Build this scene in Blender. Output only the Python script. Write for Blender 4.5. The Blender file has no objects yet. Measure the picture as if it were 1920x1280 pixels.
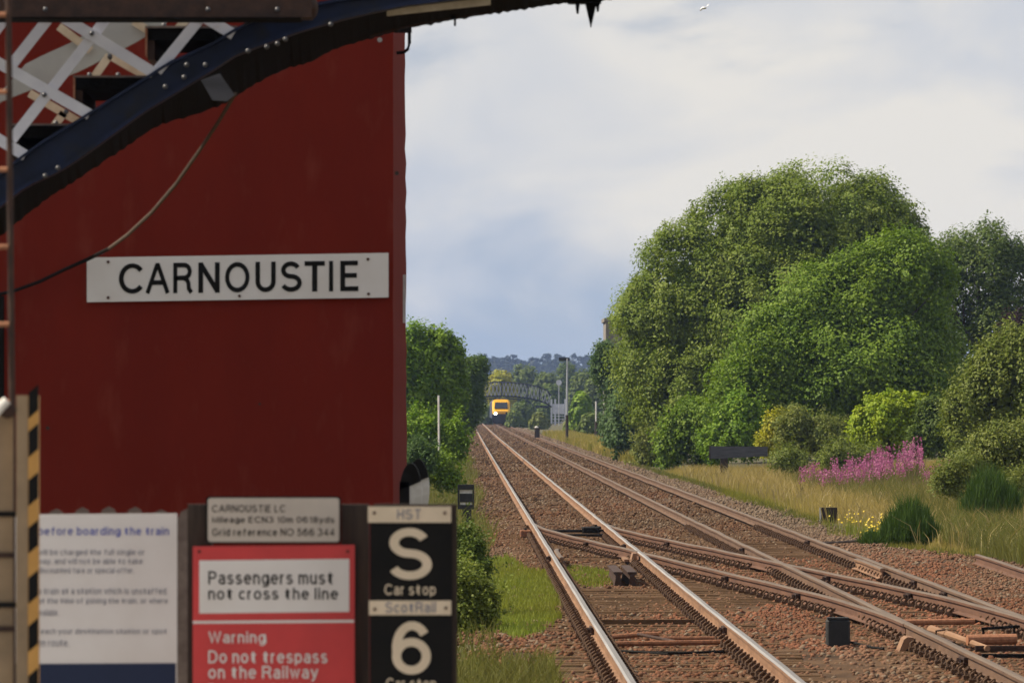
import bpy, math, random
import numpy as np
from mathutils import Vector, Matrix, Euler

S = bpy.context.scene
COL = S.collection
R = math.radians
random.seed(7)
rng = np.random.default_rng(11)

# ------------------------------------------------------------------ camera, sky, sun, exposure
F = 12000.0            # focal length in photo pixels (1920 wide): a 225 mm lens on a 36 mm sensor
EYE = 2.3              # lens height above rail level
VX, VY = 865.0, 767.0  # where the straight tracks vanish in the photo
cd = bpy.data.cameras.new('camera')
cam = bpy.data.objects.new('camera', cd); COL.objects.link(cam)
cd.sensor_width = 36.0; cd.lens = 225.0
cd.clip_start = 0.5; cd.clip_end = 20000
cam.location = (0, 0, EYE)
cam.rotation_euler = (R(90) + math.atan((VY - 640) / F), 0, -math.atan((960 - VX) / F))
cd.dof.use_dof = True; cd.dof.focus_distance = 110; cd.dof.aperture_fstop = 12.5
S.camera = cam

SUN_EL, SUN_AZ = 47.0, -85.0      # azimuth measured from the view along the line, minus = left
w = bpy.data.worlds.new('World'); S.world = w; w.use_nodes = True
nt = w.node_tree; nt.nodes.clear()
def N(t, typ, **kw):
    n = t.nodes.new(typ)
    for k, v in kw.items():
        if k == 'inp':
            for i, val in v.items(): n.inputs[i].default_value = val
        else: setattr(n, k, v)
    return n
out = N(nt, 'ShaderNodeOutputWorld'); bg = N(nt, 'ShaderNodeBackground', inp={1: 1.0})
sky = N(nt, 'ShaderNodeTexSky', sky_type='NISHITA', sun_disc=False)
sky.sun_elevation = R(SUN_EL); sky.sun_rotation = R(SUN_AZ); sky.dust_density = 0.6; sky.ozone_density = 2.0
SKY_STRENGTH = 0.075
skm = N(nt, 'ShaderNodeVectorMath', operation='SCALE', inp={3: SKY_STRENGTH})
nt.links.new(sky.outputs[0], skm.inputs[0])
tc = N(nt, 'ShaderNodeTexCoord')
mp = N(nt, 'ShaderNodeMapping', inp={1: (3.1, 0.0, 1.7), 3: (16, 16, 27)})
up_ = N(nt, 'ShaderNodeVectorMath', operation='ADD', inp={1: (0, 0, 0.22)}); nt.links.new(tc.outputs['Generated'], up_.inputs[0])
nv_ = N(nt, 'ShaderNodeVectorMath', operation='NORMALIZE'); nt.links.new(up_.outputs[0], nv_.inputs[0]); nt.links.new(nv_.outputs[0], sky.inputs[0])
nt.links.new(tc.outputs['Generated'], mp.inputs[0])
n1 = N(nt, 'ShaderNodeTexNoise', inp={2: 1.0, 3: 6.0, 4: 0.5, 8: 0.6}); nt.links.new(mp.outputs[0], n1.inputs[0])
sep = N(nt, 'ShaderNodeSeparateXYZ'); nt.links.new(tc.outputs['Generated'], sep.inputs[0])
el = N(nt, 'ShaderNodeMapRange', inp={1: 0.006, 2: 0.045, 3: -0.10, 4: 0.09}); nt.links.new(sep.outputs[2], el.inputs[0])
add = N(nt, 'ShaderNodeMath', operation='ADD'); nt.links.new(n1.outputs[0], add.inputs[0]); nt.links.new(el.outputs[0], add.inputs[1])
cov = N(nt, 'ShaderNodeMapRange', inp={1: 0.40, 2: 0.55, 3: 0.42, 4: 0.95}); cov.interpolation_type = 'SMOOTHSTEP'
hi = N(nt, 'ShaderNodeMapRange', inp={1: 0.10, 2: 0.5, 3: 0.0, 4: -0.10}); nt.links.new(sep.outputs[2], hi.inputs[0])
add2 = N(nt, 'ShaderNodeMath', operation='ADD'); nt.links.new(add.outputs[0], add2.inputs[0]); nt.links.new(hi.outputs[0], add2.inputs[1])
nt.links.new(add2.outputs[0], cov.inputs[0])
mp2 = N(nt, 'ShaderNodeMapping', inp={1: (7.3, 2.0, 4.4), 3: (14, 14, 26)}); nt.links.new(tc.outputs['Generated'], mp2.inputs[0])
n2 = N(nt, 'ShaderNodeTexNoise', inp={2: 1.0, 3: 6.0, 4: 0.5, 8: 0.8}); nt.links.new(mp2.outputs[0], n2.inputs[0])
cr = N(nt, 'ShaderNodeValToRGB'); nt.links.new(n2.outputs[0], cr.inputs[0])
cr.color_ramp.elements[0].position = 0.38; cr.color_ramp.elements[0].color = (0.43, 0.45, 0.49, 1)
cr.color_ramp.elements[1].position = 0.60; cr.color_ramp.elements[1].color = (0.60, 0.572, 0.525, 1)
mx = N(nt, 'ShaderNodeMix', data_type='RGBA'); nt.links.new(cov.outputs[0], mx.inputs[0])
nt.links.new(skm.outputs[0], mx.inputs[6]); nt.links.new(cr.outputs[0], mx.inputs[7])
nt.links.new(mx.outputs[2], bg.inputs[0]); nt.links.new(bg.outputs[0], out.inputs[0])

sl = bpy.data.lights.new('sun', 'SUN'); sl.energy = 5.0; sl.angle = R(0.53); sl.color = (1.0, 0.88, 0.69)
sun = bpy.data.objects.new('sun', sl); COL.objects.link(sun)
sd = Vector((math.sin(R(SUN_AZ)) * math.cos(R(SUN_EL)), math.cos(R(SUN_AZ)) * math.cos(R(SUN_EL)), math.sin(R(SUN_EL))))
sun.rotation_euler = sd.to_track_quat('Z', 'Y').to_euler(); sun.location = (-30, 20, 40)
S.view_settings.view_transform = 'Standard'; S.view_settings.look = 'None'
S.view_settings.gamma = 1; S.view_settings.use_curve_mapping = False
S.view_settings.exposure = 0.5
S.render.engine = 'CYCLES'
S.cycles.max_bounces = 6; S.cycles.diffuse_bounces = 3; S.cycles.glossy_bounces = 2
S.cycles.transmission_bounces = 3; S.cycles.volume_bounces = 0
S.cycles.use_denoising = True

# ------------------------------------------------------------------ helpers
def PX(px, py, Y):
    """World point at distance Y that the photo shows at (px, py)."""
    return Vector(((px - VX) / F * Y, Y, EYE + (VY - py) / F * Y))
def xo(Y): return 0.55 * (Y / 1000.0) ** 2        # the line bends very gently to the right

def lin(c):
    return tuple(((v / 255.0) / 12.92 if v / 255.0 < 0.04045 else ((v / 255.0 + 0.055) / 1.055) ** 2.4) for v in c)

def material(name, c1, c2=None, rough=0.8, metal=0.0, scale=8.0, spec=0.3, bump=0.0, bscale=None, lo=0.35, hi=0.65, stretch=(1, 1, 1), c3=None, s3=1.0, t3=(0.55, 0.7)):
    m = bpy.data.materials.new(name); m.use_nodes = True
    t = m.node_tree; b = t.nodes['Principled BSDF']
    b.inputs['Roughness'].default_value = rough; b.inputs['Metallic'].default_value = metal
    b.inputs['Specular IOR Level'].default_value = spec
    if c2 is None: c2 = tuple(min(1, v * 0.75) for v in c1)
    co = N(t, 'ShaderNodeTexCoord'); mpn = N(t, 'ShaderNodeMapping', inp={3: stretch}); t.links.new(co.outputs['Object'], mpn.inputs[0])
    nz = N(t, 'ShaderNodeTexNoise', inp={2: scale, 3: 5.0, 4: 0.6}); t.links.new(mpn.outputs[0], nz.inputs[0])
    mr = N(t, 'ShaderNodeMapRange', inp={1: lo, 2: hi}); t.links.new(nz.outputs[0], mr.inputs[0])
    mixn = N(t, 'ShaderNodeMix', data_type='RGBA', inp={6: (*c1, 1), 7: (*c2, 1)}); t.links.new(mr.outputs[0], mixn.inputs[0])
    last = mixn.outputs[2]
    if c3 is not None:
        nz3 = N(t, 'ShaderNodeTexNoise', inp={2: s3, 3: 4.0, 4: 0.6}); t.links.new(mpn.outputs[0], nz3.inputs[0])
        mr3 = N(t, 'ShaderNodeMapRange', inp={1: t3[0], 2: t3[1]}); t.links.new(nz3.outputs[0], mr3.inputs[0])
        mx3 = N(t, 'ShaderNodeMix', data_type='RGBA', inp={7: (*c3, 1)}); t.links.new(mr3.outputs[0], mx3.inputs[0]); t.links.new(last, mx3.inputs[6])
        last = mx3.outputs[2]
    t.links.new(last, b.inputs['Base Color'])
    if bump:
        nb = N(t, 'ShaderNodeTexNoise', inp={2: bscale or scale * 4, 3: 4.0}); t.links.new(mpn.outputs[0], nb.inputs[0])
        bp = N(t, 'ShaderNodeBump', inp={0: bump, 1: 0.02}); t.links.new(nb.outputs[0], bp.inputs['Height']); t.links.new(bp.outputs[0], b.inputs['Normal'])
    return m

def scatter_material(name, ca, cb, cc=None, translucent=0.0, rough=0.55, spec=0.25, tip=None):
    """Colour from the per-point attribute 'var' (x: one piece, y: its clump, z: height on the piece)."""
    m = bpy.data.materials.new(name); m.use_nodes = True
    t = m.node_tree; b = t.nodes['Principled BSDF']
    b.inputs['Roughness'].default_value = rough; b.inputs['Specular IOR Level'].default_value = spec
    a = N(t, 'ShaderNodeAttribute', attribute_name='var'); sp = N(t, 'ShaderNodeSeparateXYZ'); t.links.new(a.outputs['Vector'], sp.inputs[0])
    m1 = N(t, 'ShaderNodeMix', data_type='RGBA', inp={6: (*ca, 1), 7: (*cb, 1)}); t.links.new(sp.outputs[0], m1.inputs[0])
    last = m1.outputs[2]
    if cc is not None:
        m2 = N(t, 'ShaderNodeMix', data_type='RGBA', inp={7: (*cc, 1)}); t.links.new(sp.outputs[1], m2.inputs[0]); t.links.new(last, m2.inputs[6]); last = m2.outputs[2]
    if tip is not None:
        m3 = N(t, 'ShaderNodeMix', data_type='RGBA', inp={7: (*tip, 1)}); t.links.new(sp.outputs[2], m3.inputs[0]); t.links.new(last, m3.inputs[6]); last = m3.outputs[2]
    t.links.new(last, b.inputs['Base Color'])
    if translucent:
        tr = N(t, 'ShaderNodeBsdfTranslucent'); hs = N(t, 'ShaderNodeHueSaturation', inp={1: 1.1, 2: 1.3}); t.links.new(last, hs.inputs['Color']); t.links.new(hs.outputs[0], tr.inputs[0])
        ms = N(t, 'ShaderNodeMixShader', inp={0: translucent}); t.links.new(b.outputs[0], ms.inputs[1]); t.links.new(tr.outputs[0], ms.inputs[2])
        t.links.new(ms.outputs[0], t.nodes['Material Output'].inputs[0])
    return m

def link(o, parent=None):
    COL.objects.link(o)
    if parent is not None: o.parent = parent
    return o
def root_loc(p):
    v = Vector((0, 0, 0))
    while p is not None: v += p.location; p = p.parent
    return v
def tag(o, label=None, cat=None, group=None, kind=None):
    if label: o['label'] = label
    if cat: o['category'] = cat
    if group: o['group'] = group
    if kind: o['kind'] = kind
    return o
def thing(name, label, cat, loc, group=None):
    o = bpy.data.objects.new(name, None); o.empty_display_size = 0.2; o.location = loc; link(o)
    return tag(o, label, cat, group)

class MB:
    """Collects shapes given in world coordinates; build() links them as one mesh object."""
    def __init__(s): s.v = []; s.f = []; s.m = []
    def add(s, vs, fs, mi=0):
        k = len(s.v); s.v += [tuple(v) for v in vs]; s.f += [tuple(i + k for i in f) for f in fs]; s.m += [mi] * len(fs); return s
    def box(s, c, d, rot=None, mi=0):
        c = Vector(c); hx, hy, hz = d[0] / 2, d[1] / 2, d[2] / 2
        vs = [Vector((x, y, z)) for x in (-hx, hx) for y in (-hy, hy) for z in (-hz, hz)]
        if rot is not None: vs = [rot @ v for v in vs]
        return s.add([v + c for v in vs], [(0, 1, 3, 2), (4, 6, 7, 5), (0, 4, 5, 1), (2, 3, 7, 6), (0, 2, 6, 4), (1, 5, 7, 3)], mi)
    def bbox(s, a, b, mi=0):
        a = Vector(a); b = Vector(b); return s.box((a + b) / 2, (abs(b.x - a.x), abs(b.y - a.y), abs(b.z - a.z)), None, mi)
    def rbox(s, c, d, bev, mi=0):
        """box with its vertical and top edges chamfered"""
        x, y, z = d[0] / 2, d[1] / 2, d[2] / 2; b = bev; c = Vector(c)
        def ring(k, zz): return [Vector(p) for p in ((x - k - b, -y + k, zz), (x - k, -y + k + b, zz), (x - k, y - k - b, zz), (x - k - b, y - k, zz), (-x + k + b, y - k, zz), (-x + k, y - k - b, zz), (-x + k, -y + k + b, zz), (-x + k + b, -y + k, zz))]
        vs = ring(0, -z) + ring(0, z - b) + ring(b * 0.7, z)
        fs = [tuple(range(7, -1, -1)), tuple(range(16, 24))]
        for r in (0, 8):
            for i in range(8): fs.append((r + i, r + (i + 1) % 8, r + 8 + (i + 1) % 8, r + 8 + i))
        return s.add([v + c for v in vs], fs, mi)
    def prism(s, poly, y0, y1, mi=0):
        """polygon in XZ [(x, z)] extruded from y0 to y1"""
        n = len(poly)
        vs = [(p[0], y0, p[1]) for p in poly] + [(p[0], y1, p[1]) for p in poly]
        fs = [tuple(range(n)), tuple(range(2 * n - 1, n - 1, -1))] + [(i, n + i, n + (i + 1) % n, (i + 1) % n) for i in range(n)]
        return s.add(vs, fs, mi)
    def slab(s, pts, depth, mi=0):
        """planar polygon of world points pushed back by depth along +Y"""
        n = len(pts); d = Vector((0, depth, 0)); vs = [Vector(p) for p in pts] + [Vector(p) + d for p in pts]
        fs = [tuple(range(n)), tuple(range(2 * n - 1, n - 1, -1))] + [(i, n + i, n + (i + 1) % n, (i + 1) % n) for i in range(n)]
        return s.add(vs, fs, mi)
    def strip(s, up, lo, depth, mi=0):
        """band between two polylines of equal length (facing the camera), with thickness along +Y"""
        n = len(up); d = Vector((0, depth, 0))
        vs = [Vector(p) for p in up] + [Vector(p) for p in lo]; vs += [v + d for v in vs]
        fs = []
        for i in range(n - 1):
            fs += [(i, i + 1, n + i + 1, n + i), (2 * n + i + 1, 2 * n + i, 3 * n + i, 3 * n + i + 1), (i, 2 * n + i, 2 * n + i + 1, i + 1), (n + i, n + i + 1, 3 * n + i + 1, 3 * n + i)]
        fs += [(0, n, 3 * n, 2 * n), (n - 1, 3 * n - 1, 4 * n - 1, 2 * n - 1)]
        return s.add(vs, fs, mi)
    def tube(s, pts, r, n=8, mi=0, r1=None):
        pts = [Vector(p) for p in pts]; K = len(pts); rings = []
        for i, p in enumerate(pts):
            t = (pts[min(i + 1, K - 1)] - pts[max(i - 1, 0)]).normalized()
            u = t.orthogonal() if abs(t.z) > 0.95 else t.cross(Vector((0, 0, 1)))
            u.normalize(); v = t.cross(u)
            rr = r if r1 is None else r + (r1 - r) * i / (K - 1)
            rings += [p + (u * math.cos(2 * math.pi * j / n) + v * math.sin(2 * math.pi * j / n)) * rr for j in range(n)]
        fs = [(i * n + j, i * n + (j + 1) % n, (i + 1) * n + (j + 1) % n, (i + 1) * n + j) for i in range(K - 1) for j in range(n)]
        fs += [tuple(range(n - 1, -1, -1)), tuple(range((K - 1) * n, K * n))]
        return s.add(rings, fs, mi)
    def ball(s, c, r, nu=10, nv=6, mi=0):
        c = Vector(c); r = Vector(r) if hasattr(r, '__len__') else Vector((r, r, r)); vs = [c + Vector((0, 0, r.z))]
        for i in range(1, nv):
            for j in range(nu):
                a, b = math.pi * i / nv, 2 * math.pi * j / nu
                vs.append(c + Vector((r.x * math.sin(a) * math.cos(b), r.y * math.sin(a) * math.sin(b), r.z * math.cos(a))))
        vs.append(c - Vector((0, 0, r.z))); L = len(vs) - 1
        fs = [(0, 1 + j, 1 + (j + 1) % nu) for j in range(nu)]
        for i in range(nv - 2):
            for j in range(nu): fs.append((1 + i * nu + j, 1 + (i + 1) * nu + j, 1 + (i + 1) * nu + (j + 1) % nu, 1 + i * nu + (j + 1) % nu))
        fs += [(L, 1 + (nv - 2) * nu + (j + 1) % nu, 1 + (nv - 2) * nu + j) for j in range(nu)]
        return s.add(vs, fs, mi)
    def disc(s, c, r, depth, n=20, mi=0):
        """round plate facing the camera"""
        return s.prism([(c[0] + r * math.cos(2 * math.pi * i / n), c[2] + r * math.sin(2 * math.pi * i / n)) for i in range(n)], c[1], c[1] + depth, mi)
    def mesh(s, name, mats, off=Vector((0, 0, 0)), smooth=False):
        me = bpy.data.meshes.new(name)
        me.from_pydata([(v[0] - off.x, v[1] - off.y, v[2] - off.z) for v in s.v], [], s.f)
        for m in (mats if isinstance(mats, (list, tuple)) else [mats]): me.materials.append(m)
        me.polygons.foreach_set('material_index', s.m)
        if smooth: me.polygons.foreach_set('use_smooth', [True] * len(s.f))
        me.update(); return me
    def build(s, name, mats, parent=None, smooth=False, loc=None):
        off = root_loc(parent) if parent is not None else Vector(loc if loc is not None else (0, 0, 0))
        o = bpy.data.objects.new(name, s.mesh(name, mats, off, smooth))
        if parent is None and loc is not None: o.location = loc
        return link(o, parent)

def np_mesh(name, verts, faces, mat, var=None, smooth=False):
    """verts (n,3), faces (m,k): a mesh straight from arrays; var (n,3) becomes the attribute 'var'."""
    me = bpy.data.meshes.new(name); nf, k = faces.shape
    me.vertices.add(len(verts)); me.vertices.foreach_set('co', np.ascontiguousarray(verts, dtype=np.float32).ravel())
    me.loops.add(nf * k); me.loops.foreach_set('vertex_index', np.ascontiguousarray(faces, dtype=np.int32).ravel())
    me.polygons.add(nf); me.polygons.foreach_set('loop_start', np.arange(0, nf * k, k, dtype=np.int32))
    if smooth: me.polygons.foreach_set('use_smooth', np.ones(nf, dtype=bool))
    if var is not None:
        at = me.attributes.new('var', 'FLOAT_VECTOR', 'POINT'); at.data.foreach_set('vector', np.ascontiguousarray(var, dtype=np.float32).ravel())
    me.update(calc_edges=True); me.materials.append(mat)
    return me

def vnoise(p, seed=0):
    """cheap smooth pseudo-noise in -1..1 for arrays (n,2|3)"""
    q = np.random.default_rng(seed); o = np.zeros(len(p))
    for k in range(6):
        d = q.normal(size=p.shape[1]); d /= np.linalg.norm(d); f = 0.7 + 0.5 * k
        o += np.sin(p @ d * f * 2.2 + q.uniform(0, 6.28)) / (1 + 0.5 * k)
    return o / 2.4

def leaf_arrays(c, nrm, size, aspect, r1, r2):
    n = len(c); nrm = nrm / np.maximum(np.linalg.norm(nrm, axis=1, keepdims=True), 1e-6)
    t = np.cross(nrm, rng.normal(size=(n, 3))); t /= np.maximum(np.linalg.norm(t, axis=1, keepdims=True), 1e-6)
    b = np.cross(nrm, t); s = size[:, None]
    droop = nrm * s * 0.10
    v = np.stack([c - t * s * 0.5 - droop, c + b * s * aspect * 0.5, c + t * s * 0.5 - droop, c - b * s * aspect * 0.5], axis=1).reshape(-1, 3)
    f = np.arange(4 * n).reshape(n, 4)
    var = np.repeat(np.stack([r1, r2, np.zeros(n)], axis=1), 4, axis=0)
    return v, f, var

def crown_mesh(name, lobes, n, leaf, mat, clump=0.7, per=55, interior=0.25, aspect=0.62, rough=0.07, floor=-0.25, seed=0, fill=0.07, lumps=0, shoots=0, reach=1.0):
    """lobes: (cx,cy,cz,rx,ry,rz). Leaves in clumps through the outer shell of the lobes."""
    L = np.array(lobes, float); area = (L[:, 3] * L[:, 5] + L[:, 4] * L[:, 5] + L[:, 3] * L[:, 4])
    nc = max(4, int(n / per)); cs, cn = [], []
    if lumps:
        LD = rng.normal(size=(len(L), lumps, 3)); LD[..., 2] = np.where(LD[..., 2] < -0.8, -LD[..., 2], LD[..., 2]); LD /= np.linalg.norm(LD, axis=2, keepdims=True); LR = rng.uniform(0.3, 0.42, (len(L), lumps))
    while sum(len(a) for a in cs) < nc:
        k = rng.choice(len(L), size=nc, p=area / area.sum())
        d = rng.normal(size=(nc, 3)); d /= np.linalg.norm(d, axis=1, keepdims=True)
        rf = np.where(rng.random(nc) < interior, rng.uniform(0.45, 0.85, nc), rng.uniform(0.85, 1.0, nc))
        rf = rf * (1 + rough * vnoise(d * 3.0 + k[:, None], seed + 3)) + 0.5 * rough * rng.exponential(0.6, nc) * (rng.random(nc) < 0.3) - clump * 0.4 / np.cbrt(L[k, 3] * L[k, 4] * L[k, 5])
        p = L[k, :3] + d * L[k, 3:] * rf[:, None]
        if lumps:      # boughs: smaller rounded masses that bulge out of each lobe
            D_ = LD[k, rng.integers(0, lumps, nc)]; big = np.cbrt(L[k, 3] * L[k, 4] * L[k, 5]); rs = LR[k, rng.integers(0, lumps, nc)]
            d2 = d + D_ * 0.55; d2 /= np.linalg.norm(d2, axis=1, keepdims=True)
            inner = (rng.random(nc) < interior)
            q = L[k, :3] + D_ * L[k, 3:] * (1.0 - 1.0 / lumps ** 0.42) + d2 * (1.05 / lumps ** 0.42 * L[k, 3:]) * (rf / 0.95)[:, None]
            p = np.where(inner[:, None], p, q); d = np.where(inner[:, None], d, d2)
        ok = p[:, 2] > floor
        for j in range(len(L)):
            q = (p - L[j, :3]) / L[j, 3:]; ok &= ~((k != j) & (np.sum(q * q, axis=1) < 0.42))
        cs.append(p[ok]); nn = d / L[k, 3:] * np.cbrt(L[k, 3] * L[k, 4] * L[k, 5])[:, None]; cn.append(nn[ok] / np.linalg.norm(nn[ok], axis=1, keepdims=True))
    cs = np.concatenate(cs)[:nc]; cn = np.concatenate(cn)[:nc]
    rc = clump * rng.uniform(0.6, 1.25, nc)
    idx = np.repeat(np.arange(nc), per); m = len(idx)
    d = rng.normal(size=(m, 3)); d /= np.linalg.norm(d, axis=1, keepdims=True)
    r = rng.random(m) ** 0.45
    up = np.array([0, 0, 1.0])
    o = d * (r * rc[idx])[:, None]; o -= cn[idx] * (np.sum(o * cn[idx], axis=1) * 0.35)[:, None]
    o[:, 2] -= 0.15 * rc[idx] * (d[:, 2] < 0)
    p = cs[idx] + o
    keep = p[:, 2] > floor; p = p[keep]; idx = idx[keep]; d = d[keep]; m = len(p)
    nrm = cn[idx] * 0.78 + d * 0.32 + up * 0.50 + np.array([-0.2, 0, 0]) + rng.normal(size=(m, 3)) * 0.30
    cl = np.clip(0.5 + 0.42 * rng.normal(size=nc) * 0.7, 0, 1)
    v, f, var = leaf_arrays(p, nrm, leaf * rng.uniform(0.6, 1.35, m), aspect, rng.random(m), cl[idx])
    if shoots:    # leading shoots that break the outline
        j = rng.integers(0, nc, shoots); ln = clump * reach * rng.uniform(0.5, 1.15, shoots); dr = cn[j] * 0.7 + np.array([0, 0, 0.6]) + rng.normal(size=(shoots, 3)) * 0.3; dr /= np.linalg.norm(dr, axis=1, keepdims=True)
        K = 16; u = np.tile(np.linspace(0.1, 1, K), shoots); jj = np.repeat(np.arange(shoots), K)
        ps = cs[j][jj] + dr[jj] * (u * ln[jj])[:, None] + rng.normal(size=(len(jj), 3)) * leaf * 0.55; okk = ps[:, 2] > floor; ps, jj = ps[okk], jj[okk]
        v3, f3, a3 = leaf_arrays(ps, rng.normal(size=(len(ps), 3)) * 0.6 + np.array([0, 0, 0.7]), leaf * rng.uniform(0.6, 1.2, len(ps)), aspect, rng.random(len(ps)), cl[j][jj])
        f = np.concatenate([f, f3 + len(v)]); v = np.concatenate([v, v3]); var = np.concatenate([var, a3])
    if fill:      # larger sprays deep inside, which close the crown to the light
        q = int(m * fill); k = rng.choice(len(L), size=q, p=area / area.sum()); d = rng.normal(size=(q, 3)); d /= np.linalg.norm(d, axis=1, keepdims=True)
        pf_ = L[k, :3] + d * L[k, 3:] * rng.uniform(0.2, 0.64, q)[:, None]; ok = pf_[:, 2] > floor; pf_ = pf_[ok]; q = len(pf_)
        v2, f2, a2 = leaf_arrays(pf_, rng.normal(size=(q, 3)) + d[ok], np.minimum(leaf * rng.uniform(3.0, 5.0, q), 0.26 * L[k[ok], 3:].min(1)), 0.8, rng.random(q), rng.random(q))
        f = np.concatenate([f, f2 + len(v)]); v = np.concatenate([v, v2]); var = np.concatenate([var, a2])
    return np_mesh(name, v, f, mat, var)

def px_lobes(Y, lobes, depth=0.85):
    """lobes measured in the photo: (px, py, rx, ry[, dy]) at distance Y; each is a full ellipsoid in the world"""
    s = F / Y; o = []
    for l in lobes:
        c = PX(l[0], l[1], Y); dy = l[4] if len(l) > 4 else 0.0
        o.append((c.x, c.y + dy, c.z, l[2] / s, max(l[2], l[3] * 0.8) / s * depth, l[3] / s))
    return o

def plant(name, label, cat, lobes, n, leaf, mat, group=None, trunk=None, clump=0.7, per=55, interior=0.25, aspect=0.62, rough=0.07, ground=-0.25, bark=None, crown='crown', fill=0.07, lumps=0, shoots=0, reach=1.0):
    """trunk: list of (x, radius) stems from the ground into the lobes"""
    L = np.array(lobes); cx = float(np.average(L[:, 0])); cy = float(np.average(L[:, 1]))
    t = thing(name, label, cat, (cx, cy, ground), group)
    off = np.array([cx, cy, ground]); Lo = [(l[0] - cx, l[1] - cy, l[2] - ground, l[3], l[4], l[5]) for l in lobes]
    o = bpy.data.objects.new(crown, crown_mesh(crown, Lo, n, leaf, mat, clump, per, interior, aspect, rough, floor=0.02, fill=fill, lumps=lumps, shoots=shoots, reach=reach)); link(o, t)
    if trunk:
        b = MB(); base = Vector((trunk[0], cy, ground - 0.1)); r = trunk[1]
        fork = Vector((cx * 0.3 + trunk[0] * 0.7, cy, ground + (min(l[2] for l in lobes) - ground) * 0.6 + 0.3))
        b.tube([base, base.lerp(fork, 0.5) + Vector((r * 0.4, 0, 0)), fork], r, 9, 0, r * 0.75)
        for l in lobes:
            e = Vector((l[0], l[1], l[2] + l[5] * 0.35)); mid = fork.lerp(e, 0.5) + Vector((0, 0, -0.08 * l[5]))
            b.tube([fork, mid, e], r * 0.5, 6, 0, r * 0.12)
            for q in range(4):
                a = q * 1.6 + l[0]; e2 = Vector((l[0] + l[3] * 0.7 * math.cos(a), l[1] + l[4] * 0.7 * math.sin(a), l[2] + l[5] * 0.3 * math.sin(a * 2.3)))
                b.tube([mid, mid.lerp(e2, 0.5) + Vector((0, 0, 0.05 * l[5])), e2], r * 0.22, 5, 0, r * 0.06)
        b.build('trunk', bark, t, smooth=True)
    return t

def blades(name, pts, h, width, mat, lean=0.35, r2=None, simple=False):
    """grass: one bent two-segment blade per point"""
    n = len(pts); a = rng.uniform(0, 2 * math.pi, n); face = np.stack([np.cos(a), np.sin(a) * 0.5, np.zeros(n)], 1)
    b = rng.uniform(0, 2 * math.pi, n); ln = np.stack([np.cos(b), np.sin(b), np.zeros(n)], 1) * (lean * rng.uniform(0.2, 1.2, n))[:, None]
    up = np.array([0, 0, 1.0]); H = h[:, None]; W = (width * rng.uniform(0.6, 1.3, n))[:, None] / 2
    mid = pts + up * H * 0.55 + ln * H * 0.3; tip = pts + up * H * (1 - 0.25 * lean) + ln * H
    v = np.stack([pts - face * W, pts + face * W, mid - face * W * 0.8, mid + face * W * 0.8, tip], 1).reshape(-1, 3)
    k = np.arange(n)[:, None] * 5
    if simple: f = k + np.array([[0, 1, 4]])
    else: f = np.concatenate([k + np.array([[0, 1, 3]]), k + np.array([[0, 3, 2]]), k + np.array([[2, 3, 4]])])
    r1 = rng.random(n); r2 = np.clip(0.5 + 0.5 * vnoise(pts[:, :2] * np.array([0.5, 0.12]), 5), 0, 1) if r2 is None else r2
    z = np.tile(np.array([0, 0, 0.5, 0.5, 1.0]), n)
    var = np.stack([np.repeat(r1, 5), np.repeat(r2, 5), z], 1)
    return np_mesh(name, v, f, mat, var)

def arc(cx, cy, rx, ry, a0, a1, n=None):
    n = n or max(4, int(abs(a1 - a0) / 14)); return [(cx + rx * math.cos(R(a0 + (a1 - a0) * i / n)), cy + ry * math.sin(R(a0 + (a1 - a0) * i / n))) for i in range(n + 1)]
def ell(cx, cy, rx, ry): return arc(cx, cy, rx, ry, 0, 360, 26)
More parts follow.
